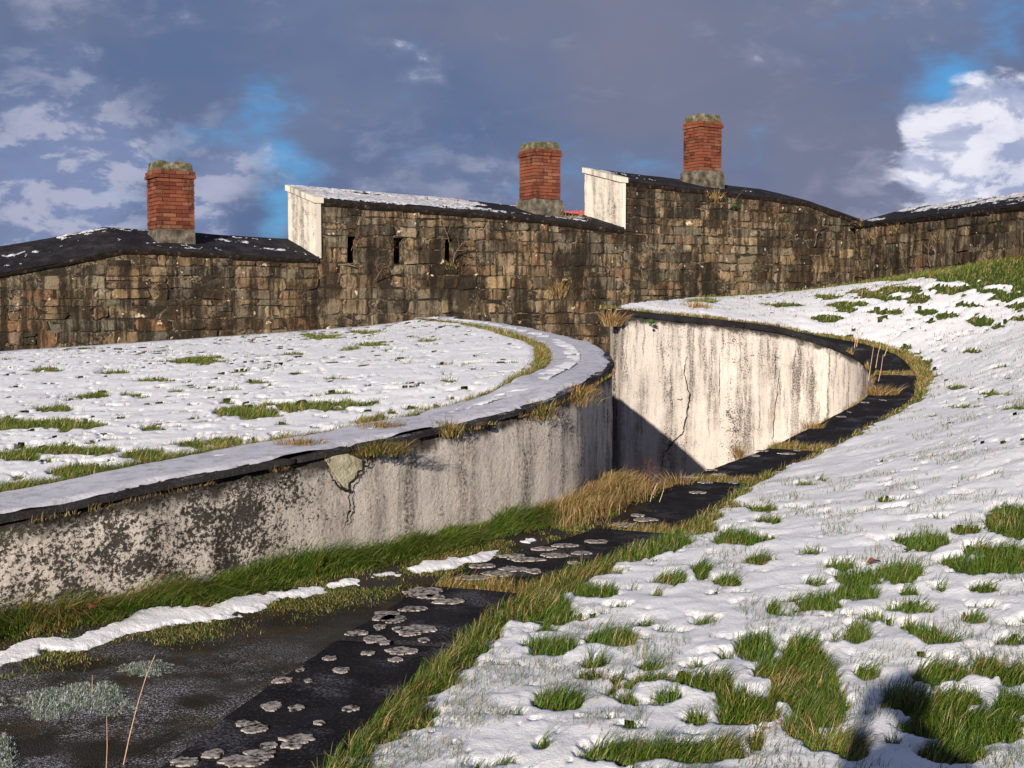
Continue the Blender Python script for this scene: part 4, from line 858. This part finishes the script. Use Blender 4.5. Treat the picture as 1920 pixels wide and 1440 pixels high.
# leafy sprigs
def sprig(p, n, size, label, seed):
    rd = random.Random(seed); V = []; Fc = []
    for i in range(n):
        a = rd.uniform(0, 6.28); e_ = rd.uniform(-.4, 1.1); d = Vector((math.cos(a) * math.cos(e_), -abs(math.sin(a)) * math.cos(e_), math.sin(e_))) * size * rd.uniform(.5, 1)
        s_ = d.cross(Vector((0, 0, 1))).normalized() * size * .22; b = len(V); P0 = Vector(p)
        V += [tuple(P0 + d * .1), tuple(P0 + d * .55 + s_), tuple(P0 + d), tuple(P0 + d * .55 - s_), tuple(P0 + d * .5 + Vector((0, 0, -.1 * size)))]
        Fc += [(b, b + 1, b + 4), (b + 1, b + 2, b + 4), (b + 2, b + 3, b + 4), (b + 3, b, b + 4)]
    mesh('green_plant', V, Fc, M_GLEAF, None, False, label=label, cat='plant')
sprig(P(1221, 607, 21.4), 12, .13, 'small green fern growing under the coping at the left of the tall white wall', 3)
sprig(fp(FM, 1371, 388, .12), 16, .17, 'bright green leaves on the leaning twig right of the tallest chimney', 4)
sprig(fp(FM, 1318, 455 + 38, .08), 6, .08, 'tiny green plant low on the right part of the fort wall', 5)
# small rubble by the coping edge
def rock(p, s_, label, seed, name='stone_fragment', cat='stone', m=None):
    rd = random.Random(seed); V = []; k = 7
    for lev, (rr, zz) in enumerate(((.8, -.3), (1.0, .1), (.7, .5))):
        for i in range(k): a = 6.28 * i / k + rd.uniform(-.2, .2); q = rr * rd.uniform(.75, 1.2); V.append((p[0] + math.cos(a) * q * s_, p[1] + math.sin(a) * q * s_ * .8, p[2] + (zz + rd.uniform(-.1, .1)) * s_ * .8))
    V.append((p[0], p[1], p[2] + .55 * s_)); Fc = [(l * k + i, l * k + (i + 1) % k, (l + 1) * k + (i + 1) % k, (l + 1) * k + i) for l in range(2) for i in range(k)] + [(2 * k + i, 2 * k + (i + 1) % k, 3 * k) for i in range(k)]
    return mesh(name, V, Fc, m or M_STONE, None, label=label, cat=cat)
for i, (px, py, D, lb) in enumerate([(1060, 741, 10.2, 'loose stone under the coping near the wall corner'), (1035, 757, 9.9, 'small loose stone left of the corner stone'), (905, 795, 9.0, 'crumbled stone at the coping edge right of the brown clump'), (1100, 722, 10.6, 'highest loose stone at the wall corner')]):
    rock(P(px, py, D - .05), .035, lb, i)

# ------------------------------------------------------------------ fort walls with individual stones
def stone_mesh(w_, h_, rd):
    g_ = rd.uniform(.001, .012); pts = []
    jx = min(.07, w_ * .16); jy = min(.05, h_ * .19)
    hw, hh = w_ / 2 - g_, h_ / 2 - g_; c = min(hw, hh) * rd.uniform(.08, .55)
    ring = [(-hw + c, -hh), (0, -hh), (hw - c, -hh), (hw, -hh + c), (hw, hh - c), (hw - c, hh), (0, hh), (-hw + c, hh), (-hw, hh - c), (-hw, -hh + c)]
    ring = [(x + rd.uniform(-jx, jx) * .55, z + rd.uniform(-jy, jy) * .6) for x, z in ring]; n = len(ring)
    p = rd.uniform(.004, .036); tx, tz = rd.uniform(-.06, .06), rd.uniform(-.08, .08)
    V = [(x, .03, z) for x, z in ring] + [(x * .985, -p * .45 + rd.uniform(-.006, .006), z * .985) for x, z in ring]
    sc = rd.uniform(.80, .92)
    V += [(x * sc, -p + tx * x + tz * z + rd.uniform(-.012, .012), z * sc) for x, z in ring] + [(rd.uniform(-.05, .05) * w_, -p - rd.uniform(-.008, .02), rd.uniform(-.05, .05) * h_)]
    Fc = [(r * n + i, r * n + (i + 1) % n, (r + 1) * n + (i + 1) % n, (r + 1) * n + i) for r in range(2) for i in range(n)] + [(2 * n + i, 2 * n + (i + 1) % n, 3 * n) for i in range(n)]
    me = bpy.data.meshes.new('stone'); me.from_pydata(V, [], Fc); me.materials.append(M_STONE); return me
def courses(z0, z1, rd, forced, hmin, hmax):
    zs = [z0]; marks = sorted([f for f in forced if z0 < f < z1] + [z1])
    for mk in marks:
        span = mk - zs[-1]; n_ = max(1, round(span / rd.uniform(hmin, hmax) / 1.0)); hs = [rd.uniform(.7, 1.35) for _ in range(n_)]; t_ = sum(hs); z = zs[-1]
        for h in hs: z += h / t_ * span; zs.append(z)
    return zs
def masonry(parent, u0, u1, z0, top, holes, seed, hmin=.20, hmax=.31, wmin=.24, wmax=.72):
    rd = random.Random(seed); zmax = max(top(u0 + (u1 - u0) * i / 60) for i in range(61))
    forced = [v for h in holes for v in (h[2], h[3])]; forced = sorted(set(round(v, 2) for v in forced)); zs = courses(z0, zmax, rd, forced, hmin, hmax); cnt = 0
    def put(a, b, c, d):
        nonlocal cnt
        um = (a + b) / 2; tp = min(top(a), top(um), top(b)) - .01; d = min(d, tp)
        if d - c < .07 or b - a < .07: return
        o = bpy.data.objects.new('stone', stone_mesh(b - a, d - c, rd)); o.location = (um, 0, (c + d) / 2); o.parent = parent; COL.objects.link(o); cnt += 1
    for c, d in zip(zs[:-1], zs[1:]):
        brk = [u0, u1]
        for h in holes:
            if h[2] < (c + d) / 2 < h[3]: brk += [h[0], h[1]]
        brk.sort(); segs = [(brk[i], brk[i + 1]) for i in range(0, len(brk), 2)]
        for a, b in segs:
            u = a
            while u < b - .02:
                wd_ = rd.uniform(wmin, wmax) * (.8 if d - c < .2 else 1)
                if b - u - wd_ < .2: wd_ = b - u
                if wd_ > 1.05: wd_ = wd_ / 2
                if d - c > .215 and rd.random() < .14:
                    mz = c + (d - c) * rd.uniform(.35, .65)
                    if rd.random() < .5: put(u, u + wd_, c, mz); put(u, u + wd_, mz, d)
                    else:
                        mu = u + wd_ * rd.uniform(.35, .65); put(u, mu, c, d); put(mu, u + wd_, c, mz); put(mu, u + wd_, mz, d)
                else: put(u, u + wd_, c + (rd.uniform(-.02, .02) if c > z0 else 0), d)
                u += wd_
    return cnt
def box_into(V, Fc, x0, x1, y0, y1, z0a, z1a, z0b=None, z1b=None):
    """box whose bottom/top may differ at x0 and x1"""
    z0b = z0a if z0b is None else z0b; z1b = z1a if z1b is None else z1b; b = len(V)
    V += [(x0, y0, z0a), (x1, y0, z0b), (x1, y1, z0b), (x0, y1, z0a), (x0, y0, z1a), (x1, y0, z1b), (x1, y1, z1b), (x0, y1, z1a)]
    Fc += [tuple(b + i for i in q) for q in ((0, 3, 2, 1), (4, 5, 6, 7), (0, 1, 5, 4), (1, 2, 6, 5), (2, 3, 7, 6), (3, 0, 4, 7))]
def core(parent, u0, u1, z0, top, holes, thick=1.5, rise=.36):
    V = []; Fc = []; cu = sorted(set([u0, u1] + [v for h in holes for v in (h[0], h[1])] + list(np.arange(u0 + .5, u1 - .2, .5))))
    for a, b in zip(cu[:-1], cu[1:]):
        if b - a < 1e-4: continue
        hs = [h for h in holes if h[0] - 1e-6 <= a and b <= h[1] + 1e-6]
        if hs:
            h = hs[0]; box_into(V, Fc, a, b, 0, thick - .02, z0, h[2]); box_into(V, Fc, a, b, 0, thick - .02, h[3], top(a), h[3], top(b)); box_into(V, Fc, a, b, .8, thick - .02, h[2], h[3])
        else: box_into(V, Fc, a, b, 0, thick - .02, z0, top(a), z0, top(b))
    return mesh('mortar_core', V, Fc, M_MORTAR, parent)
def roof(parent, u0, u1, top, rise, thick=1.5, th=.055, over=.06, m=None, seed=0, n=None):
    n = n or int((u1 - u0) / .12) + 2; us = np.linspace(u0, u1, n); V = []; k = 10
    ds = np.linspace(-over, thick + over, k); jag = .02 * fbm(us, us * 0, 3, 4, seed)
    for q in (0, 1):
        for i, d in enumerate(ds):
            dd = d + (jag if i == 0 else 0); z = np.array([top(float(u)) for u in us]) + rise * (ds[i]) / thick + (th if q == 0 else 0) + .012 * fbm(us, us * 0 + d, 2, 4, seed + 1)
            V.append(np.c_[us, np.full(n, 0.) + dd, z])
    V = np.vstack(V); f = gridfaces(k, n).tolist() + [[a + k * n for a in q[::-1]] for q in gridfaces(k, n).tolist()]
    for j in range(n - 1):
        for r in (0, k - 1): f.append([r * n + j, r * n + j + 1, k * n + r * n + j + 1, k * n + r * n + j])
    for r in range(k - 1):
        for j in (0, n - 1): f.append([r * n + j, (r + 1) * n + j, k * n + (r + 1) * n + j, k * n + r * n + j])
    return mesh('roof', V, f, m or M_ROOF, parent, False)
def eave(parent, u0, u1, top, seed):
    n = int((u1 - u0) / .07) + 2; us = np.linspace(u0, u1, n); tz = np.array([top(float(u)) for u in us]); r = []
    for d, zo in ((.0, -.12), (-.03, -.10), (-.045, -.05), (-.055, -.003), (.0, -.003)):
        r.append(np.c_[us, d + .014 * fbm(us, us * 0 + zo * 20, 5, 3, seed), tz + zo + (.03 * fbm(us, us * 0 + 2, 3, 4, seed + 2) if zo < -.1 else 0)])
    return mesh('eave', np.vstack(r), gridfaces(5, n).tolist(), M_EAVE, parent, True)
def roof_snow(parent, top, u0, u1, rise, thr, label, seed, thick=1.5, over=.05, m=None, lift=.06, th=.02):
    nu = int((u1 - u0) / .03); us = np.linspace(u0, u1, nu); ds = np.linspace(-over, thick, 60); U_, D__ = np.meshgrid(us, ds); tz = np.array([top(float(u)) for u in us])
    M = .9 * fbm(U_ * .5, D__, 2.2, 5, seed) + .5 * fbm(U_, D__, 12, 3, seed + 4) - thr(U_, D__)
    Z = tz[None, :] + rise * D__ / thick + lift + th * sstep(M, 0, .4) - .02 * sstep(M, .02, -.12) + .012 * fbm(U_, D__, 2, 4, seed)
    ok = M > -.13; keep = ok[:-1, :-1] & ok[1:, 1:] & ok[1:, :-1] & ok[:-1, 1:]
    o = fastmesh('roof_snow', np.c_[U_.ravel(), D__.ravel(), Z.ravel()], gridfaces(60, nu, keep), m or M_ROOFSNOW, parent=parent); o['kind'] = 'stuff'; o['label'] = label; return o
def toplist(fr, lst):
    q = [fr.uz(px, py) for px, py in lst]; us = [a for a, _ in q]; zs = [b for _, b in q]
    return lambda u: float(np.interp(u, us, zs))
def building(fr, name, label, cat): return empty(name, (fr.o[0], fr.o[1], 0), fr.a, label, cat)
B1 = building(FM, 'fort_wall', 'lowest left length of the rubble fort wall, black roof carrying the leftmost chimney', 'fort building')
B2 = building(FM, 'fort_wall', 'middle length of the rubble fort wall with three loopholes and snowy roof', 'fort building')
B3 = building(FM, 'fort_wall', 'tallest length of the rubble fort wall, carrying the highest chimney', 'fort building')
B4 = building(FR, 'fort_wall', 'flank wall of squared dark stones running towards the viewer above the grass bank', 'fort building')
u1, u2, u3 = FM.u(599), FM.u(1166), (CX / FM.c)
T1 = toplist(FM, [(-420, 600), (-200, 545), (0, 510), (120, 489), (233, 465), (370, 472), (480, 479), (600, 485)])
T2 = toplist(FM, [(598, 376), (967, 405), (1073, 418), (1166, 430)])
T3 = toplist(FM, [(1165, 338), (1355, 360), (1508, 378), (1604, 412), (1620, 415)])
T4 = toplist(FR, [(1596, 423), (1920, 385), (2500, 320)])
ZA = CZ - 4
hole2 = []
for x0, x1, y0, y1 in [(651, 669, 440, 492), (738, 757, 445, 496), (834, 850, 452, 496)]:
    a, zt = FM.uz(x0, y0); b, zb_ = FM.uz(x1, y1); hole2.append((a, b, round(zb_, 2), round(zt, 2)))
hz = round(sum(h[2] for h in hole2) / 3, 2); ht = round(sum(h[3] for h in hole2) / 3, 2); hole2 = [(h[0], h[1], hz, ht) for h in hole2]
u1a = FM.u(-170)
c1 = masonry(B1, u1a, u1, CZ - 1.2, lambda u: T1(u) - .08, [], 5, .17, .25, .28, .95); core(B1, u1a - 4, u1, ZA, T1, [])
c2 = masonry(B2, u1, u2, CZ - 1.7, lambda u: T2(u) - .08, hole2, 6, .19, .27, .28, .95); core(B2, u1, u2, ZA, T2, hole2)
c3 = masonry(B3, u2, u3 + .25, CZ - .5, lambda u: T3(u) - .08, [], 8, .19, .28, .26, .85); core(B3, u2, u3 + .4, ZA, T3, [])
a, zt = FR.uz(1566, 508); b, zb_ = FR.uz(1590, 528)
c4 = masonry(B4, 0.02, 16, CZ - .15, lambda u: T4(u) - .09, [], 9, .21, .30, .38, 1.0); core(B4, 0.0, 17, ZA, T4, [])
print('S', [round(float(s_at_px(EA, sEA, q, 0, imA)), 2) for q in (5, 335, 614, 818, 1018, 1120)])
print('stones', c1, c2, c3, c4)
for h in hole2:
    V = []; Fc = []; box_into(V, Fc, h[0] + .004, h[1] - .004, .795, .799, h[2], h[3]); mesh('loophole_shade', V, Fc, M_BLACKIN, B2)  # near-black sheet paints the shade deep inside each loophole
R1 = .36
roof(B1, u1a - 4, u1 - .004, T1, .40, seed=1); roof(B2, u1 + .0, u2 - .004, T2, R1, seed=2); roof(B3, u2, u3 + .3, T3, R1, seed=3); roof(B4, -.2, 17, T4, .40, seed=4)
eave(B1, u1a - 4, u1, T1, 11); eave(B2, u1, u2, T2, 12); eave(B3, u2, u3, T3, 13); eave(B4, 0, 17, T4, 14)
roof_snow(B2, T2, u1 + .02, u2 - .02, R1, lambda U_, D__: -.45 + .9 * sstep(U_, FM.u(900), FM.u(990)) + .25 * sstep(D__, .25, .0), 'snow on the sloping roof', 401)
roof_snow(B1, T1, u1a, u1 - .05, .40, lambda U_, D__: .52 - .1 * sstep(D__, .5, 1.4), 'snow specks on the black roof', 405)
roof_snow(B3, T3, u2 + .02, u3, R1, lambda U_, D__: .38 + .35 * sstep(U_, u2 + .5, u2 + 2) - .1 * sstep(D__, .9, 1.4), 'light snow on the dark roof', 409)
roof_snow(B4, T4, 0, 17, .40, lambda U_, D__: .30 - .45 * sstep(D__, .4, 1.3), 'frosted snow on the flank roof', 413)
# white gables
def gable(parent, u, zl, top, rise, label):
    V = []; U = []; zt0 = top(u); n1, n2 = 24, 24; zf = zt0 - .01
    for i in range(n2 + 1):
        for j in range(n1 + 1):
            d = -.045 + 1.56 * j / n1; ztop = zf + rise * d / 1.5; z0_ = zl + (.4 * d / 1.5); z = z0_ + (ztop - z0_) * i / n2
            V.append((u - .05 + .01 * float(vn(d * 4, z * 4, 5)), d, z)); U.append((d + 3 * u, .25 + ztop - z))
    b = len(V); 
    Fc = gridfaces(n2 + 1, n1 + 1).tolist()
    # front return + top + back
    def quad(p): 
        k = len(V); V.extend(p); U.extend([(q[1] + 3 * u, .6) for q in p]); Fc.append([k, k + 1, k + 2, k + 3])
    d0, d1 = -.045, 1.515
    za0, zt_0, za1, zt_1 = zl + .4 * d0 / 1.5, zf + rise * d0 / 1.5, zl + .4 * d1 / 1.5, zf + rise * d1 / 1.5
    quad([(u - .05, d0, za0), (u + .05, d0, za0), (u + .05, d0, zt_0), (u - .05, d0, zt_0)]); quad([(u - .05, d1, za1), (u - .05, d1, zt_1), (u + .05, d1, zt_1), (u + .05, d1, za1)])
    quad([(u - .05, d0, zt_0), (u + .05, d0, zt_0), (u + .05, d1, zt_1), (u - .05, d1, zt_1)])
    o = mesh('gable', V, Fc, M_GABLE, parent, False, U); o['label'] = label
    V = []; Fc = []; b = 0
    for x in (u - .10, u + .10):
        V += [(x, d0 - .03, zt_0 - .035), (x, d0 - .03, zt_0 + .085), (x, d1 + .04, zt_1 + .085), (x, d1 + .04, zt_1 - .035)]
    Fc = [(0, 3, 2, 1), (4, 5, 6, 7), (0, 1, 5, 4), (1, 2, 6, 5), (2, 3, 7, 6), (3, 0, 4, 7)]
    mesh('gable_coping', V, Fc, M_GABLE, parent, False, [(v[1] + 3 * u, .7) for v in V])
gable(B2, u1, T1(u1) + .02, T2, R1, 'whitewashed end face'); gable(B3, u2, T2(u2) + .02, T3, R1, 'whitewashed end face')

# chimneys
BH = .0755
brick_cache = {}
def brick_me(a, b_, h):
    k = (round(a, 3), round(b_, 3), round(h, 3))
    if k not in brick_cache:
        x, y, z = a / 2, b_ / 2, h / 2; c = .004; V = []
        for sz, e_ in ((-1, c), (-1, 0), (1, 0), (1, c)):
            zz = sz * (z if e_ else z - c)
            V += [(-x + e_, -y + e_, zz), (x - e_, -y + e_, zz), (x - e_, y - e_, zz), (-x + e_, y - e_, zz)]
        Fc = [(3, 2, 1, 0), (12, 13, 14, 15)] + [(r * 4 + i, r * 4 + (i + 1) % 4, (r + 1) * 4 + (i + 1) % 4, (r + 1) * 4 + i) for r in range(3) for i in range(4)]
        me = bpy.data.meshes.new('brick'); me.from_pydata(V, [], Fc); me.materials.append(M_BRICK); brick_cache[k] = me
    return brick_cache[k]
def chimney(B, px, ybase, ytop_shaft, W, top, rise, plinth, pw, seed, capm=True):
    rd = random.Random(seed); ul = FM.u(px); setb = .40
    # px is the near corner: front-left edge of shaft
    u, _z = ul, 0
    for _ in range(20):
        X0, Y0, _ = FM.w(u, setb); ppx = 960 + F * X0 / (Y0 * math.cos(PITCH)); u += (px - ppx) / F * Y0 / FM.c * .8
    X0, Y0, _ = FM.w(u, setb); zs = P(px, ybase, Y0)[2]; ze = P(px, ytop_shaft, Y0)[2]
    uc = u + W / 2; dc = setb + W / 2; nC = round((ze - zs) / BH); V = []; Fc = []
    box_into(V, Fc, -W / 2 + .02, W / 2 - .02, -W / 2 + .02, W / 2 - .02, -.02, nC * BH + .2)
    ch = mesh('chimney', V, Fc, M_JOINT, B); ch.location = (uc, dc, zs)
    def course(z, Wc, odd, hh=BH, prot=0):
        n3 = 3; j = .009; dep = .105
        for side in range(4):
            full = (side % 2 == 0) == odd; L = Wc if full else Wc - 2 * dep - j * 2; n_ = n3 if full else 2; bl_ = L / n_
            if full and odd is False: pass
            for i in range(n_):
                t_ = -L / 2 + bl_ * (i + .5); o = bpy.data.objects.new('brick', brick_me(bl_ - j, dep, hh - j)); off_ = Wc / 2 - dep / 2 + rd.uniform(-.004, .004)
                pos = {0: (t_, -off_), 1: (off_, t_), 2: (t_, off_), 3: (-off_, t_)}[side]
                o.location = (pos[0], pos[1], z + hh / 2); o.rotation_euler = (rd.uniform(-.01, .01), rd.uniform(-.01, .01), (math.pi / 2 if side % 2 else 0) + rd.uniform(-.012, .012)); o.parent = ch; COL.objects.link(o)
    for k in range(nC): course(k * BH, W, k % 2 == 0)
    zt = nC * BH; course(zt, W + .065, True); course(zt + BH, W + .03, False); 
    zt += 2 * BH
    def lump(name, x, zb_, zt_, m, tap=.0, jag=.0):
        V = []; n = 6; Fc = []; rings = []
        per = [(-1 + 2 * i / n, -1) for i in range(n)] + [(1, -1 + 2 * i / n) for i in range(n)] + [(1 - 2 * i / n, 1) for i in range(n)] + [(-1, 1 - 2 * i / n) for i in range(n)]
        lv_ = [(0, 1), (.5, 1 + .01), (.92, 1 - tap), (1, .93 - tap)]; K = len(per)
        for f_, s_ in lv_:
            for a, b_ in per:
                jj = rd.uniform(-1, 1) * jag; V.append((a * x * s_ + jj, b_ * x * s_ + jj * .7, zb_ + (zt_ - zb_) * f_ + (rd.uniform(-1, 1) * jag * 1.2 if f_ > .4 else 0)))
        V.append((0, 0, zt_ + .01)); Fc = [(r * K + i, r * K + (i + 1) % K, (r + 1) * K + (i + 1) % K, (r + 1) * K + i) for r in range(3) for i in range(K)] + [(3 * K + i, 3 * K + (i + 1) % K, 4 * K) for i in range(K)]
        return mesh(name, V, Fc, m, ch)
    lump('chimney_cap', W / 2 - .025, zt, zt + .17, M_CAPC, .03, .022)
    lump('plinth', W / 2 + pw, -plinth - .25, -.004, M_PLINTH, .015, .008)
    V = []; Fc = []; tube_path([(.1, 0, zt + .10), (.1, 0, zt + .16)], .07, .06, V, Fc, 8); mesh('flue_pot', V, Fc, M_RED, ch)
    return ch
chimney(B1, 298, 428, 331, .74, T1, .4, .36, .0, 1)
chimney(B2, 1003, 372, 288, .70, T2, .36, .30, .055, 2)
chimney(B3, 1311, 318, 240, .68, T3, .36, .28, .055, 3)
# distant red roofed hut peeping behind the wall
V = []; Fc = []; p0 = P(1082, 400, 36); box_into(V, Fc, p0[0] - 1.6, p0[0] + 1.5, 36, 38, p0[2] - .7, p0[2] - .12)
hut = mesh('red_hut', V, Fc, M_PLINTH, None, label='sliver of a red roofed hut seen behind the wall right of the middle chimney', cat='building')
V = []; Fc = []; box_into(V, Fc, p0[0] - 1.7, p0[0] + 1.6, 35.9, 38.1, p0[2] - .12, p0[2] + .06); mesh('roof', V, Fc, M_RED, hut)

# ------------------------------------------------------------------ photographer standing behind the camera (its shadow falls on the bank)
def skin_mesh(name, V, E, R, m, parent, sub=1):
    me = bpy.data.meshes.new(name); me.from_pydata(V, E, []); me.materials.append(m); o = bpy.data.objects.new(name, me); link(o, parent)
    md = o.modifiers.new('Skin', 'SKIN'); sk = me.skin_vertices[0] if me.skin_vertices else me.skin_vertices
    for i, r in enumerate(R): me.skin_vertices[0].data[i].radius = (r, r) if not isinstance(r, tuple) else r
    me.skin_vertices[0].data[0].use_root = True
    s_ = o.modifiers.new('Sub', 'SUBSURF'); s_.levels = sub; s_.render_levels = sub
    return o
gz = float(bankz(np.array([0.]), np.array([-.35]))[0])
pr = empty('person', (0.0, -.34, gz), 0, 'person in a dark coat holding a camera to the eye on the snowy bank', 'person')
V = [(0, 0, .95), (0, 0, 1.12), (0, 0, 1.32), (0, .0, 1.45), (0, .01, 1.53), (-.10, 0, .90), (-.12, .02, .50), (-.13, 0, .10), (-.13, .14, .04), (.10, 0, .90), (.12, .02, .50), (.13, 0, .10), (.13, .14, .04),
     (-.19, 0, 1.40), (-.27, .06, 1.16), (-.10, .24, 1.50), (.19, 0, 1.40), (.27, .06, 1.16), (.10, .24, 1.50)]
E = [(0, 1), (1, 2), (2, 3), (3, 4), (0, 5), (5, 6), (6, 7), (7, 8), (0, 9), (9, 10), (10, 11), (11, 12), (3, 13), (13, 14), (14, 15), (3, 16), (16, 17), (17, 18)]
R = [(.17, .12), (.16, .12), (.19, .13), (.13, .09), .055, .10, .07, .05, .045, .10, .07, .05, .045, .075, .055, .04, .075, .055, .04]
skin_mesh('coat_and_trousers', V, E, R, M_CLOTH, pr, 2)
skin_mesh('head', [(0, .02, 1.52), (0, .03, 1.60), (0, .02, 1.70), (0, .0, 1.76), (0, .125, 1.64), (-.085, .01, 1.65), (.085, .01, 1.65)], [(0, 1), (1, 2), (2, 3), (1, 4), (2, 5), (2, 6)], [.055, (.075, .09), (.082, .10), .06, .012, .014, .014], M_SKIN, pr, 2)
skin_mesh('hair', [(0, -.015, 1.66), (0, -.02, 1.74), (0, 0, 1.79)], [(0, 1), (1, 2)], [(.088, .095), (.086, .10), .05], M_CAM, pr, 2)
for s_ in (-1, 1):
    V = [(s_ * .10, .24, 1.50), (s_ * .085, .27, 1.56), (s_ * .078, .285, 1.60)]; E = [(0, 1), (1, 2)]; R = [.032, .036, .03]
    for k in range(4):
        b = len(V); V += [(s_ * (.075 - .0), .30 + .0, 1.61 - .02 * k), (s_ * .055, .325, 1.615 - .02 * k), (s_ * .035, .325, 1.615 - .02 * k)]; E += [(2, b), (b, b + 1), (b + 1, b + 2)]; R += [.010, .009, .008]
    b = len(V); V += [(s_ * .06, .27, 1.56), (s_ * .035, .275, 1.555)]; E += [(1, b), (b, b + 1)]; R += [.011, .009]
    skin_mesh('hand', V, E, R, M_SKIN, pr, 1)
V = []; Fc = []; box_into(V, Fc, -.065, .065, .22, .27, 1.55, 1.64); box_into(V, Fc, -.025, .025, .225, .265, 1.64, 1.665)
cm = mesh('camera_body', V, Fc, M_CAM, None, label='black camera held by the photographer', cat='camera'); cm.location = pr.location
V = []; Fc = []; tube_path([(0, .27, 1.60), (0, .31, 1.60)], .034, .036, V, Fc, 12); mesh('lens', V, Fc, M_CAM, cm)
